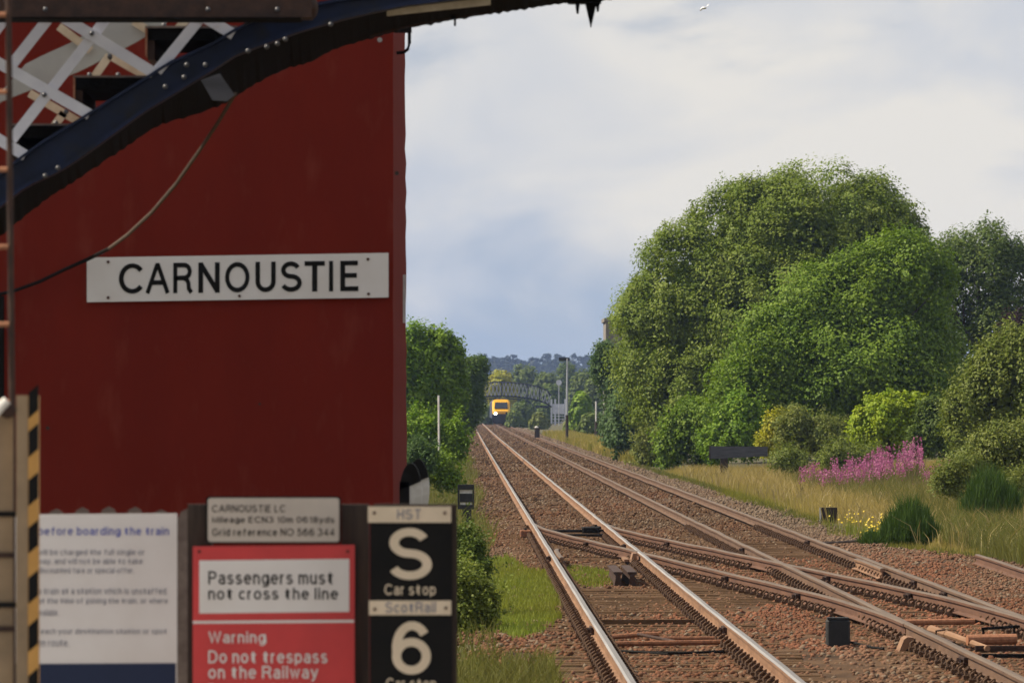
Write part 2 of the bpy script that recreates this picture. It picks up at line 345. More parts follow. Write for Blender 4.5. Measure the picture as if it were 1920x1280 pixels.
# a plain grotesque alphabet drawn as centre lines (cap height 1, x height 0.72)
GLYPH = {
 'A': [[(0, 0), (.41, 1), (.47, 1), (.88, 0)], [(.15, .33), (.73, .33)]], 'C': [arc(.43, .5, .43, .5, 38, 322)], 'D': [[(0, 0), (0, 1), (.3, 1)] + arc(.3, .5, .42, .5, 80, -80) + [(.3, 0), (0, 0)]],
 'E': [[(.58, 1), (0, 1), (0, 0), (.60, 0)], [(0, .52), (.54, .52)]], 'G': [arc(.43, .5, .43, .5, 40, 340) + [(.84, .44), (.48, .44)]], 'H': [[(0, 0), (0, 1)], [(.64, 0), (.64, 1)], [(0, .52), (.64, .52)]],
 'I': [[(0, 0), (0, 1)]], 'L': [[(0, 1), (0, 0), (.52, 0)]], 'M': [[(0, 0), (0, 1), (.38, .08), (.76, 1), (.76, 0)]], 'N': [[(0, 0), (0, 1)], [(.64, 0), (.64, 1)], [(0.0, 1.03), (.64, -.03)]],
 'O': [ell(.46, .5, .46, .5)], 'P': [[(0, 0), (0, 1), (.36, 1)] + arc(.36, .74, .27, .26, 80, -80) + [(.36, .48), (0, .48)]], 'R': [[(0, 0), (0, 1), (.40, 1)] + arc(.40, .75, .26, .25, 80, -80) + [(.40, .50), (0, .50)], [(.36, .50), (.52, .44), (.60, .30), (.62, .08), (.68, 0)]],
 'S': [arc(.34, .755, .31, .245, 22, 250) + arc(.35, .255, .35, .255, 72, -158)], 'T': [[(.36, 0), (.36, .99)], [(0, 1), (.72, 1)]], 'U': [[(0, 1)] + arc(.32, .32, .32, .32, 180, 360) + [(.64, 1)]],
 'W': [[(0, 1), (.26, 0), (.52, 1), (.78, 0), (1.04, 1)]],
 'a': [arc(.25, .53, .22, .19, 165, 0) + [(.47, 0)], [(.47, .42)] + arc(.22, .2, .22, .2, 80, 300) + [(.47, .16)]], 'b': [[(0, 0), (0, 1)], ell(.26, .36, .26, .36)], 'c': [arc(.27, .36, .27, .36, 45, 315)], 'd': [[(.52, 0), (.52, 1)], ell(.26, .36, .26, .36)],
 'e': [[(.02, .38), (.53, .38)] + arc(.27, .36, .27, .36, 12, 318)], 'f': [[(.18, 0), (.18, .8)] + arc(.36, .82, .18, .18, 180, 85), [(0, .69), (.44, .69)]], 'g': [ell(.26, .36, .26, .36), [(.52, .72), (.52, -.06)] + arc(.27, -.06, .25, .2, 0, -150)],
 'h': [[(0, 0), (0, 1)], [(0, .42)] + arc(.23, .46, .23, .26, 170, 0) + [(.46, 0)]], 'i': [[(0, 0), (0, .72)], [(0, .88), (0, 1.0)]], 'j': [[(.14, .72), (.14, -.1)] + arc(-.02, -.1, .16, .16, 0, -80), [(.14, .88), (.14, 1)]], 'k': [[(0, 0), (0, 1)], [(.44, .72), (.02, .28)], [(.16, .42), (.48, 0)]], 'l': [[(0, 0), (0, 1)]],
 'm': [[(0, 0), (0, .72)], [(0, .45)] + arc(.19, .48, .19, .24, 170, 0) + [(.38, 0)], [(.38, .45)] + arc(.57, .48, .19, .24, 170, 0) + [(.76, 0)]], 'n': [[(0, 0), (0, .72)], [(0, .42)] + arc(.23, .46, .23, .26, 170, 0) + [(.46, 0)]], 'o': [ell(.27, .36, .27, .36)],
 'p': [[(0, -.28), (0, .72)], ell(.26, .36, .26, .36)], 'r': [[(0, 0), (0, .72)], [(0, .40)] + arc(.22, .46, .22, .26, 170, 80)], 's': [arc(.22, .54, .20, .18, 20, 250) + arc(.23, .18, .23, .18, 72, -160)], 't': [[(.20, .96), (.20, .17)] + arc(.36, .17, .16, .17, 180, 285), [(0, .69), (.46, .69)]],
 'u': [[(0, .72)] + arc(.23, .25, .23, .25, 180, 350) + [(.46, .3)], [(.46, .72), (.46, 0)]], 'v': [[(0, .72), (.24, 0), (.48, .72)]], 'w': [[(0, .72), (.19, 0), (.37, .72), (.55, 0), (.74, .72)]], 'y': [[(0, .72), (.25, .02)], [(.5, .72), (.22, -.1), (.14, -.26), (-.02, -.26)]],
 '0': [ell(.30, .5, .30, .5)], '1': [[(0, .76), (.2, .84), (.26, 1), (.26, 0)]], '2': [arc(.3, .72, .3, .28, 165, -20) + [(0, 0), (.62, 0)]], '3': [arc(.28, .76, .26, .24, 160, -80), arc(.28, .27, .31, .27, 85, -160)], '4': [[(.46, 0), (.46, 1), (0, .27), (.64, .27)]], '5': [[(.54, 1), (.10, 1), (.05, .50)] + arc(.28, .33, .31, .33, 130, -155)],
 '6': [ell(.315, .315, .315, .315), arc(.33, .50, .33, .50, 38, 190)], '8': [ell(.3, .76, .25, .24), ell(.3, .26, .3, .26)], '£': [arc(.36, .74, .22, .26, 10, 190) + [(.18, .4), (.05, 0), (.62, 0)], [(0, .46), (.45, .46)]], '.': [[(0, 0), (0, .13)]], ',': [[(.04, .12), (0, -.12)]]}
def ribbon(pts, wd):
    closed = math.dist(pts[0], pts[-1]) < 1e-6
    P_ = [Vector((p[0], p[1])) for p in (pts[:-1] if closed else pts)]; n = len(P_); L_, R_ = [], []
    if not closed:      # straight stems end flush with the outer edge of the round letters
        for e, q in ((0, 1), (-1, -2)):
            if min(abs(P_[e].y - h) for h in (0, 1, 0.72)) < 1e-6 and abs(P_[e].y - P_[q].y) > 0.05: P_[e] = P_[e] + (P_[e] - P_[q]).normalized() * wd * 0.5
    for i, p in enumerate(P_):
        a = P_[i - 1] if (closed or i > 0) else None; c = P_[(i + 1) % n] if (closed or i < n - 1) else None
        d0 = (p - a).normalized() if a is not None else (c - p).normalized(); d1 = (c - p).normalized() if c is not None else d0
        n0 = Vector((-d0.y, d0.x)); n1 = Vector((-d1.y, d1.x)); m = n0 + n1
        m = n1 if m.length < 0.2 else m.normalized(); k = wd / 2 / max(0.45, m.dot(n1)); L_.append(p + m * k); R_.append(p - m * k)
    vs = L_ + R_; k = n if closed else n - 1
    return vs, [(i, n + i, n + (i + 1) % n, (i + 1) % n) for i in range(k)]
def text(body, name, box, Y, mat, parent, weight=0.13, shear=0.0, gap=0.19, places=None):
    """lettering fitted to a photo box (x0, y0, x1, y1) at distance Y; every word a part of its own"""
    words, x, allv = [], 0.0, []
    for wd in body.split(' '):
        vs, fs, q = [], [], 0
        for chx in wd:
            mxx = 0
            for k, st in enumerate(GLYPH[chx]):
                v, f = ribbon(st, weight); o = len(vs); vs += [(p.x + x, p.y, (q % 7) * 0.00012) for p in v]; fs += [tuple(i + o for i in g) for g in f]; q += 1
                mxx = max(mxx, max(p[0] for p in st))
            x += mxx + gap + weight
        words.append((vs, fs)); allv += vs; x += 0.36
    lo = (min(v[0] for v in allv), min(v[1] for v in allv)); hi = (max(v[0] for v in allv), max(v[1] for v in allv))
    a = PX(box[0], box[3], Y); b = PX(box[2], box[1], Y); off = root_loc(parent)
    if places:
        words = []; lo = (0, -weight / 2); hi = (1, 1 + weight / 2)
        for chx, (p0, p1) in zip(body, places):
            vs, fs, q = [], [], 0
            for st in GLYPH[chx]:
                v, f = ribbon(st, weight); o = len(vs); vs += [(p.x, p.y, q * 0.00012) for p in v]; fs += [tuple(i + o for i in g) for g in f]; q += 1
            m0, m1 = min(v[0] for v in vs), max(v[0] for v in vs)
            words.append(([((p0 + (v[0] - m0) / (m1 - m0) * (p1 - p0) - box[0]) / (box[2] - box[0]), v[1], v[2]) for v in vs], fs))
    for vs, fs in words:
        me = bpy.data.meshes.new(name); res = []
        for v in vs:
            u = (v[0] - lo[0]) / (hi[0] - lo[0]); q = (v[1] - lo[1]) / (hi[1] - lo[1]); res.append((a.x + u * (b.x - a.x) - off.x, Y - v[2] - off.y, a.z + q * (b.z - a.z) + shear * u - off.z))
        me.from_pydata(res, [], fs); me.materials.append(mat); me.update(); link(bpy.data.objects.new(name, me), parent)

def pbox(x0, y0, x1, y1, Y, depth, shear=0.0):
    """board polygon from a photo box; shear lifts its right edge (metres)"""
    a = PX(x0, y1, Y); b = PX(x1, y0, Y); z = Vector((0, 0, shear))
    return [a, Vector((b.x, Y, a.z)) + z, b + z, Vector((a.x, Y, b.z))]

# ------------------------------------------------------------------ materials
M = {}
M['red_wall'] = material('red_render', (0.172, 0.0195, 0.0115), (0.145, 0.0165, 0.010), rough=0.9, scale=2.5, bump=0.12, bscale=60, spec=0.06, c3=(0.215, 0.042, 0.028), s3=5.0, t3=(0.56, 0.80), stretch=(1, 1, 0.35))
M['white_sign'] = material('white_enamel', (0.72, 0.69, 0.67), (0.66, 0.62, 0.59), rough=0.45, scale=3, c3=(0.55, 0.40, 0.30), s3=5.0, t3=(0.70, 0.95))
M['black'] = material('black_paint', (0.008, 0.008, 0.008), (0.012, 0.011, 0.010), rough=0.7, scale=10, spec=0.1)
M['black_matt'] = material('black_plastic', (0.018, 0.019, 0.02), (0.03, 0.03, 0.03), rough=0.7, scale=14)
M['cream'] = material('cream_enamel', (0.70, 0.58, 0.43), (0.60, 0.50, 0.36), rough=0.45, scale=6)
M['sign_red'] = material('sign_red', (0.60, 0.055, 0.055), (0.50, 0.046, 0.046), rough=0.45, scale=4)
M['grey_sign'] = material('pale_grey_enamel', (0.50, 0.44, 0.38), (0.43, 0.38, 0.33), rough=0.5, scale=5)
M['navy'] = material('navy_print', (0.012, 0.022, 0.062), (0.010, 0.019, 0.055), rough=0.5, scale=5)
M['blue_print'] = material('blue_print', (0.12, 0.14, 0.45), rough=0.5)
M['grey_print'] = material('grey_print', (0.22, 0.22, 0.27), rough=0.5)
M['screw'] = material('rusty_screw', (0.10, 0.035, 0.02), (0.04, 0.02, 0.015), rough=0.8, scale=200)
M['dark_wood'] = material('dark_timber', (0.055, 0.038, 0.028), (0.03, 0.022, 0.018), rough=0.85, scale=6, stretch=(6, 6, 0.6), bump=0.3)
M['picket'] = material('weathered_paling', (0.20, 0.155, 0.13), (0.10, 0.072, 0.06), rough=0.85, scale=9)
M['rust'] = material('rusty_iron', (0.28, 0.12, 0.06), (0.13, 0.055, 0.03), rough=0.8, scale=20, bump=0.2)
M['rust_dark'] = material('dark_rust', (0.06, 0.03, 0.02), (0.03, 0.017, 0.013), rough=0.75, scale=14, bump=0.2)
M['yellow'] = material('yellow_paint', (0.52, 0.28, 0.075), (0.44, 0.235, 0.06), rough=0.55, scale=8)
M['pale_board'] = material('pale_board', (0.30, 0.215, 0.13), (0.20, 0.145, 0.09), rough=0.7, scale=5)
M['blue_paint'] = material('blue_gloss', (0.009, 0.017, 0.052), (0.006, 0.010, 0.026), rough=0.45, scale=7, spec=0.18, c3=(0.016, 0.015, 0.015), s3=6, t3=(0.55, 0.75))
M['shaded_grime'] = material('shaded_grimy_iron', (0.006, 0.005, 0.004), (0.003, 0.0025, 0.002), spec=0.1, rough=0.9, scale=9, bump=0.4)  # shade of the undersides is put into this near-black, with the dirt
M['lattice_white'] = material('white_lattice', (0.68, 0.68, 0.73), (0.60, 0.60, 0.66), rough=0.5, scale=10, c3=(0.45, 0.36, 0.24), s3=10, t3=(0.66, 0.85))
M['lattice_cream'] = material('cream_lattice', (0.60, 0.52, 0.38), (0.45, 0.37, 0.25), rough=0.6, scale=12)
M['grey_paint'] = material('grey_green_paint', (0.36, 0.37, 0.345), (0.30, 0.31, 0.295), rough=0.55, scale=4)
M['rust_edge'] = material('bright_rust', (0.36, 0.165, 0.09), (0.22, 0.095, 0.05), rough=0.75, scale=30)
M['rail_side'] = material('rail_side_rust', (0.27, 0.155, 0.090), (0.18, 0.098, 0.056), rough=0.75, scale=7, bump=0.1, stretch=(1, 0.15, 1), c3=(0.11, 0.058, 0.036), s3=3, t3=(0.55, 0.75))
M['rail_brown'] = material('rail_side_brown', (0.15, 0.088, 0.055), (0.10, 0.058, 0.038), rough=0.8, scale=7, bump=0.1, stretch=(1, 0.15, 1))
M['rail_red'] = material('rail_side_red', (0.145, 0.072, 0.043), (0.095, 0.047, 0.030), rough=0.75, scale=7, bump=0.1, stretch=(1, 0.15, 1))
M['rail_shine'] = material('polished_rail_head', (0.72, 0.65, 0.56), (0.52, 0.46, 0.39), rough=0.32, metal=1.0, scale=5, stretch=(4, 0.05, 1))
M['rail_top'] = material('worn_rail_top', (0.30, 0.275, 0.255), (0.23, 0.21, 0.19), rough=0.5, metal=0.7, scale=5, stretch=(4, 0.05, 1))
M['rail_dull'] = material('dull_rail_head', (0.145, 0.102, 0.068), (0.105, 0.072, 0.047), rough=0.55, metal=0.2, scale=5, stretch=(1, 0.1, 1))
M['chair'] = material('chair_iron', (0.125, 0.076, 0.048), (0.065, 0.040, 0.028), rough=0.8, spec=0.1, scale=20)
M['clip_red'] = material('red_clip', (0.65, 0.10, 0.12), rough=0.5)
M['sleeper'] = material('creosoted_timber', (0.135, 0.083, 0.048), (0.080, 0.049, 0.030), spec=0.03, rough=0.95, scale=5, stretch=(0.4, 6, 2), bump=0.5, bscale=14)
M['ballast_bed'] = material('ballast_bed', (0.125, 0.077, 0.047), (0.085, 0.053, 0.034), spec=0.03, rough=0.95, scale=12, bump=0.6, bscale=30, c3=(0.050, 0.034, 0.024), s3=0.8, t3=(0.48, 0.62))
M['soil'] = material('verge_soil', (0.09, 0.085, 0.035), (0.06, 0.055, 0.025), rough=0.95, scale=0.6, c3=(0.12, 0.09, 0.05), s3=0.25)
M['stone_wall'] = material('grey_stone', (0.24, 0.22, 0.20), (0.17, 0.155, 0.14), rough=0.9, scale=1.2, bump=0.4, bscale=5)
M['galv'] = material('galvanised_steel', (0.42, 0.44, 0.47), (0.34, 0.36, 0.40), rough=0.5, metal=0.3, scale=5)
M['rivet'] = material('rivet_worn_paint', (0.10, 0.10, 0.11), (0.05, 0.05, 0.06), rough=0.35, scale=40, spec=0.6)
M['old_grey'] = material('weathered_grey_board', (0.10, 0.10, 0.115), (0.06, 0.06, 0.07), rough=0.8, scale=4, stretch=(0.6, 1, 4))
M['white_post'] = material('white_paint_worn', (0.70, 0.69, 0.66), (0.52, 0.50, 0.46), rough=0.6, scale=9)
M['bark'] = material('bark', (0.10, 0.075, 0.055), (0.06, 0.045, 0.033), rough=0.95, scale=6, bump=0.5)
M['train_yellow'] = material('train_yellow', (0.80, 0.42, 0.02), (0.76, 0.38, 0.02), rough=0.35, scale=2)
M['train_blue'] = material('train_dark_blue', (0.025, 0.03, 0.07), (0.02, 0.025, 0.06), rough=0.35, scale=2)
M['train_black'] = material('underframe_black', (0.02, 0.02, 0.024), (0.03, 0.028, 0.028), rough=0.7, scale=3)
M['train_roof'] = material('train_roof_grey', (0.16, 0.16, 0.17), rough=0.6, scale=2)
M['dark_glass'] = material('dark_glass', (0.012, 0.014, 0.02), rough=0.08, spec=0.6)
M['bridge_iron'] = material('bridge_iron_blue_grey', (0.016, 0.018, 0.026), (0.012, 0.014, 0.02), rough=0.6, scale=3)
M['bridge_pale'] = material('bridge_lattice_grey', (0.42, 0.43, 0.46), (0.34, 0.35, 0.38), rough=0.6, scale=3)
M['far_white'] = material('far_white_paint', (0.66, 0.67, 0.74), (0.50, 0.52, 0.60), rough=0.6, scale=2)
M['slate'] = material('slate_roof', (0.11, 0.11, 0.125), (0.08, 0.08, 0.09), rough=0.7, scale=3)
M['gull'] = material('gull_white', (0.85, 0.85, 0.85), (0.7, 0.7, 0.72), rough=0.7)
M['hill'] = material('far_hillside', (0.03, 0.045, 0.03), (0.045, 0.06, 0.035), rough=0.95, scale=0.02)
M['concrete'] = material('platform_concrete', (0.32, 0.30, 0.28), (0.26, 0.245, 0.225), rough=0.9, scale=2, bump=0.2)
em = bpy.data.materials.new('headlight_lit'); em.use_nodes = True
eb = em.node_tree.nodes['Principled BSDF']; eb.inputs['Emission Color'].default_value = (1, 0.97, 0.85, 1); eb.inputs['Emission Strength'].default_value = 6.0
M['headlight'] = em

def G(a, b, c=None, tr=0.25, **k): return scatter_material('foliage', a, b, c, translucent=tr, spec=0.10, rough=0.5, **k)
L_dome = G((0.155, 0.211, 0.030), (0.232, 0.274, 0.057), (0.117, 0.174, 0.023))
L_front = G((0.145, 0.229, 0.027), (0.229, 0.310, 0.044), (0.104, 0.178, 0.021))
L_dark = G((0.097, 0.147, 0.032), (0.151, 0.190, 0.041), (0.080, 0.124, 0.028))
L_left_shade = G((0.085, 0.140, 0.026), (0.125, 0.185, 0.036), (0.062, 0.108, 0.022))  # dark side of the left tree: its shade is put into the leaf colour
L_bluish = G((0.074, 0.134, 0.043), (0.145, 0.204, 0.085), (0.062, 0.111, 0.036))
L_lime = G((0.254, 0.335, 0.021), (0.355, 0.414, 0.039), (0.186, 0.271, 0.018))
L_olive = G((0.154, 0.183, 0.036), (0.227, 0.234, 0.066), (0.123, 0.163, 0.034))
L_yell = G((0.371, 0.350, 0.026), (0.439, 0.399, 0.051), (0.270, 0.287, 0.026))
L_left = G((0.154, 0.255, 0.023), (0.237, 0.337, 0.043), (0.104, 0.193, 0.019))
L_mixed = G((0.129, 0.188, 0.030), (0.229, 0.257, 0.062), (0.129, 0.159, 0.033))
L_copper = G((0.034, 0.016, 0.017), (0.045, 0.024, 0.022), (0.026, 0.014, 0.015))
L_far = G((0.112, 0.163, 0.036), (0.176, 0.215, 0.051), (0.093, 0.133, 0.034))
G_dry = scatter_material('dry_grass', (0.35, 0.275, 0.085), (0.48, 0.36, 0.145), (0.22, 0.22, 0.036), 0.3, rough=0.7, spec=0.1, tip=None)
G_green = scatter_material('green_grass', (0.165, 0.235, 0.033), (0.235, 0.28, 0.06), (0.215, 0.23, 0.042), 0.3, rough=0.7, spec=0.1)
G_verge = scatter_material('verge_grass', (0.10, 0.13, 0.025), (0.19, 0.17, 0.06), (0.14, 0.14, 0.04), 0.3, rough=0.7, spec=0.1)
G_broom = scatter_material('broom_stems', (0.045, 0.095, 0.016), (0.085, 0.14, 0.026), (0.06, 0.105, 0.02), 0.2, rough=0.6, spec=0.12)
STONE = scatter_material('ballast_stone', (0.034, 0.020, 0.012), (0.170, 0.106, 0.064), (0.25, 0.103, 0.062), rough=0.95, spec=0.05, tip=(0.19, 0.145, 0.105))

# ------------------------------------------------------------------ ground and ballast
def gz(X, Y):
    z = np.full_like(X, -0.27)
    z += np.clip((X - 11) / 30, 0, 1) * 1.0 + np.clip((-1 - X) / 25, 0, 1) * 0.8
    z += 0.03 * np.sin(X * 1.3 + Y * 0.21) * (np.abs(X - 3.8) > 4.6)
    z += np.clip((Y - 2600) / 1300, 0, 1) ** 1.5 * 21
    return z
xs = np.concatenate([[-580, -300, -150, -80, -45, -25, -15], np.arange(-10, 20.1, 1.0), [24, 30, 45, 80, 150, 300, 580]])
ys = np.concatenate([[-15, 0, 15], np.arange(30, 300, 3.0), np.arange(300, 1000, 25.0), np.arange(1000, 4560, 150.0)])
gx, gy = np.meshgrid(xs, ys); vz = gz(gx, gy)
def grid_faces(ny, nx):
    i = np.arange((ny - 1) * nx).reshape(ny - 1, nx)[:, :-1].ravel(); return np.stack([i, i + 1, i + nx + 1, i + nx], 1)
ground = link(bpy.data.objects.new('ground', np_mesh('ground', np.stack([gx.ravel(), gy.ravel(), vz.ravel()], 1), grid_faces(len(ys), len(xs)), M['soil'], smooth=True)))
tag(ground, 'rough soil and verge beside the railway', kind='structure')

def bed_z(X, Y):
    q = np.stack([X.ravel(), Y.ravel()], 1)
    z = -0.222 + 0.014 * vnoise(q * np.array([1.3, 0.9]), 2) + 0.010 * vnoise(q * np.array([3.1, 2.3]), 8)
    return z.reshape(X.shape)
bx = np.linspace(-0.15, 9.6, 66); by = np.concatenate([np.arange(-12, 44, 4.0), np.arange(44, 140, 0.5), np.arange(140, 400, 3.0), np.arange(400, 1500, 20.0)])
BX, BY = np.meshgrid(bx, by)
rightedge = np.where(BY < 103, 9.6, np.where(BY < 117, 9.6 - (BY - 103) / 14 * 1.75, 7.85 + 0.15 * np.sin(BY * 0.07)))
tt = (BX - bx[0]) / (bx[-1] - bx[0]); leftedge = 0.15 + 0.15 * np.sin(BY * 0.11)
XX = leftedge + tt * (rightedge - leftedge)
BZ = bed_z(XX, BY)
edge = np.minimum(tt, 1 - tt) * (rightedge - leftedge); BZ -= np.clip(0.3 - edge, 0, 0.3) * 0.5
bed = link(bpy.data.objects.new('ballast_bed', np_mesh('ballast_bed', np.stack([(XX + xo(BY)).ravel(), BY.ravel(), BZ.ravel()], 1), grid_faces(len(by), len(bx)), M['ballast_bed'], smooth=True)))
tag(bed, 'brown stone ballast bed under both railway tracks', kind='structure')

TRX = {'left': (1.445, 2.88), 'right': (4.815, 6.25)}
SP = 0.72
sleeper_y = np.arange(47.0, 134, SP)
def on_sleeper(X, Y):
    d = np.abs(((Y - 47.0 + SP / 2) % SP) - SP / 2) < 0.13
    x = (np.abs(X - 2.16) < 1.3) | (np.abs(X - 5.53) < 1.3)
    return d & x & (Y < 134)
def right_edge(Y): return np.where(Y < 103, 9.6, np.where(Y < 117, 9.6 - (Y - 103) / 14 * 1.75, np.where(Y < 230, 7.85, 7.7)))
ICO = None
def ico():
    g = (1 + 5 ** 0.5) / 2
    v = np.array([(-1, g, 0), (1, g, 0), (-1, -g, 0), (1, -g, 0), (0, -1, g), (0, 1, g), (0, -1, -g), (0, 1, -g), (g, 0, -1), (g, 0, 1), (-g, 0, -1), (-g, 0, 1)], float)
    f = np.array([(0, 11, 5), (0, 5, 1), (0, 1, 7), (0, 7, 10), (0, 10, 11), (1, 5, 9), (5, 11, 4), (11, 10, 2), (10, 7, 6), (7, 1, 8), (3, 9, 4), (3, 4, 2), (3, 2, 6), (3, 6, 8), (3, 8, 9), (4, 9, 5), (2, 4, 11), (6, 2, 10), (8, 6, 7), (9, 8, 1)])
    return v / np.linalg.norm(v[0]), f
OCT = (np.array([(1, 0, 0), (-1, 0, 0), (0, 1, 0), (0, -1, 0), (0, 0, 1), (0, 0, -1)], float), np.array([(0, 2, 4), (2, 1, 4), (1, 3, 4), (3, 0, 4), (2, 0, 5), (1, 2, 5), (3, 1, 5), (0, 3, 5)]))
def stones(bands):
    VV, FF, AA, k = [], [], [], 0
    for (y0, y1, dens, size, base, x0) in bands:
        n = int((y1 - y0) * 10.5 * dens)
        Y = rng.uniform(y0, y1, n); X = rng.uniform(x0, 9.5, n)
        keep = (X < right_edge(Y) + rng.normal(size=n) * 0.15)
        keep &= ~(on_sleeper(X, Y) & (rng.random(n) < 0.62 + 0.3 * vnoise(np.stack([X * 0.4, Y * 0.35], 1), 21)))
        for (xa, xb, ya, yb) in ((1.5, 2.85, 82.0, 89.5), (3.0, 4.1, 81, 92), (0.5, 1.36, 61.5, 66.5), (3.0, 4.2, 60.5, 66), (5.0, 6.2, 108, 122), (1.5, 2.8, 127, 134)):   # trodden, clogged ground
            inside = (X > xa) & (X < xb) & (Y > ya + 1.5 * np.sin(X * 5)) & (Y < yb + 1.5 * np.sin(X * 4 + 1)); keep &= ~(inside & (rng.random(n) < 0.85))
        keep &= (X > 0.15) | (rng.random(n) < 0.25)
        for a in TRX.values():
            for r in a: keep &= np.abs(X - r) > 0.085
        X, Y = X[keep], Y[keep]; n = len(X)
        bv, bf = base; s = size * rng.uniform(0.55, 1.45, n)
        P = np.stack([X + xo(Y), Y, bed_z(X, Y) + s * rng.uniform(-0.16, 0.14, n)], 1)
        q = bv[None] * rng.uniform(0.72, 1.3, (n, len(bv), 1)) * (s[:, None] * rng.uniform(0.7, 1.3, (n, 3)) * np.array([1, 1, 0.72]))[:, None, :] * 0.5
        a = rng.uniform(0, 6.28, n); ca, sa = np.cos(a)[:, None], np.sin(a)[:, None]
        t = rng.normal(size=n)[:, None] * 0.5; ct, st = np.cos(t), np.sin(t)
        x, y, z = q[..., 0], q[..., 1], q[..., 2]; y, z = y * ct - z * st, y * st + z * ct; x, y = x * ca - y * sa, x * sa + y * ca
        VV.append((np.stack([x, y, z], -1) + P[:, None]).reshape(-1, 3))
        FF.append((bf[None] + (k + np.arange(n) * len(bv))[:, None, None]).reshape(-1, 3)); k += n * len(bv)
        pt = np.stack([X * 0.55, Y * 0.09], 1)
        red = np.clip(0.45 * vnoise(pt, 31) + 0.32 + 0.6 * np.clip((X - 3.0) / 2.5, 0, 1) * np.clip((108 - Y) / 25, 0, 1), 0, 1) * np.clip((330 - Y) / 100, 0.3, 1) * np.clip((155 - Y) / 40 , 0.35, 1)
        red *= rng.uniform(0.45, 1.0, n)
        var = np.stack([np.clip(rng.beta(1.5, 2.4, n), 0, 1), np.clip(red, 0, 1), np.clip((rng.random(n) < 0.10) * 0.9 + 0.6 * np.clip((X - 6.4) / 0.5, 0, 1) * np.clip((Y - 100) / 30, 0, 1) + 0.35 * np.clip(vnoise(pt * 1.7, 55), 0, 1), 0, 1)], 1)
        AA.append(np.repeat(var, len(bv), 0))
    return np_mesh('ballast_stones', np.concatenate(VV), np.concatenate(FF), STONE, np.concatenate(AA))
st_ob = link(bpy.data.objects.new('ballast_stones', stones([(50, 70, 105, 0.054, ico(), -0.4), (70, 100, 82, 0.058, OCT, -0.3), (100, 150, 50, 0.064, OCT, 0.0), (150, 260, 18, 0.085, OCT, 0.0), (260, 460, 7, 0.12, OCT, 0.1), (460, 900, 2.2, 0.2, OCT, 0.1)])))
tag(st_ob, 'loose reddish brown ballast stones round the rails', kind='stuff')

# ------------------------------------------------------------------ tracks
PROF = [(-0.036, -0.013), (-0.016, 0.0), (0.028, 0.0), (0.036, -0.012), (0.034, -0.042), (0.010, -0.056), (0.010, -0.132), (0.070, -0.148), (0.070, -0.16), (-0.070, -0.16), (-0.070, -0.148), (-0.010, -0.132), (-0.010, -0.056), (-0.034, -0.042)]
def rail_mesh(path, mats, dz=0.0, off=Vector((0, 0, 0)), name='rail'):
    n = len(PROF); b = MB()
    vs = []
    for i, p in enumerate(path):
        j0, j1 = max(i - 1, 0), min(i + 1, len(path) - 1); t = Vector((path[j1][0] - path[j0][0], path[j1][1] - path[j0][1], 0)).normalized(); side = Vector((t.y, -t.x, 0))
        wob = 0.004 * math.sin(p[1] * 0.9) + 0.003 * math.sin(p[1] * 0.31 + 1)
        for (x, z) in PROF: vs.append(Vector((p[0], p[1], dz + z + (wob if p[1] > 100 else wob * 0.5))) + side * x)
    k = len(b.v); b.v = [tuple(v) for v in vs]
    for i in range(len(path) - 1):
        for j in range(n):
            b.f.append((i * n + j, i * n + (j + 1) % n, (i + 1) * n + (j + 1) % n, (i + 1) * n + j)); b.m.append(1 if j in (0, 2) else 2 if j == 1 else 0)
    b.f += [tuple(range(n - 1, -1, -1)), tuple(range((len(path) - 1) * n, len(path) * n))]; b.m += [0, 0]
    return b
Yp = list(np.concatenate([np.arange(-12, 44, 4.0), np.arange(44, 140, 1.0), np.arange(140, 400, 5.0), np.arange(400, 1500.1, 20.0)]))
# one chair / baseplate with its spring key, shared by every copy
cb = MB()
cb.box((0, 0, -0.180), (0.34, 0.17, 0.034))
cb.prism([(-0.135, -0.165), (-0.074, -0.165), (-0.050, -0.120), (-0.052, -0.098), (-0.075, -0.105), (-0.105, -0.130)], -0.040, 0.040)
cb.prism([(0.135, -0.165), (0.105, -0.130), (0.075, -0.105), (0.052, -0.098), (0.050, -0.120), (0.074, -0.165)], -0.040, 0.040)
cb.tube([(-0.150, -0.03, -0.165), (-0.155, -0.01, -0.125), (-0.12, 0.02, -0.100), (-0.085, 0.04, -0.120), (-0.075, 0.05, -0.145)], 0.013, 6)
cb.tube([(0.150, -0.03, -0.165), (0.155, -0.01, -0.125), (0.12, 0.02, -0.100), (0.085, 0.04, -0.120), (0.075, 0.05, -0.145)], 0.013, 6)
CHAIR = cb.mesh('chair', [M['chair']])
sb = MB(); sb.rbox((0, 0, -0.27), (2.6, 0.25, 0.13), 0.012); SLEEPER = sb.mesh('sleeper', [M['sleeper']])
tb = MB(); tb.rbox((0, 0, -0.272), (0.74, 0.25, 0.13), 0.012); TIMBER = tb.mesh('sleeper', [M['sleeper']])

def put(name, me, parent, x, y, z=0.0, rz=0.0):
    o = bpy.data.objects.new(name, me); o.location = Vector((x, y, z)) - root_loc(parent); o.rotation_euler = (0, 0, rz); return link(o, parent)
def fishplate(parent, x, y, mat='rust_dark'):
    b = MB(); b.bbox((x - 0.050, y - 0.32, -0.125), (x - 0.0105, y + 0.32, -0.055))
    for k in (-0.22, -0.07, 0.07, 0.22): b.box((x - 0.062, y + k, -0.09), (0.03, 0.035, 0.035))
    b.bbox((x + 0.0105, y - 0.32, -0.125), (x + 0.050, y + 0.32, -0.055)); b.build('fishplate', M[mat], parent)

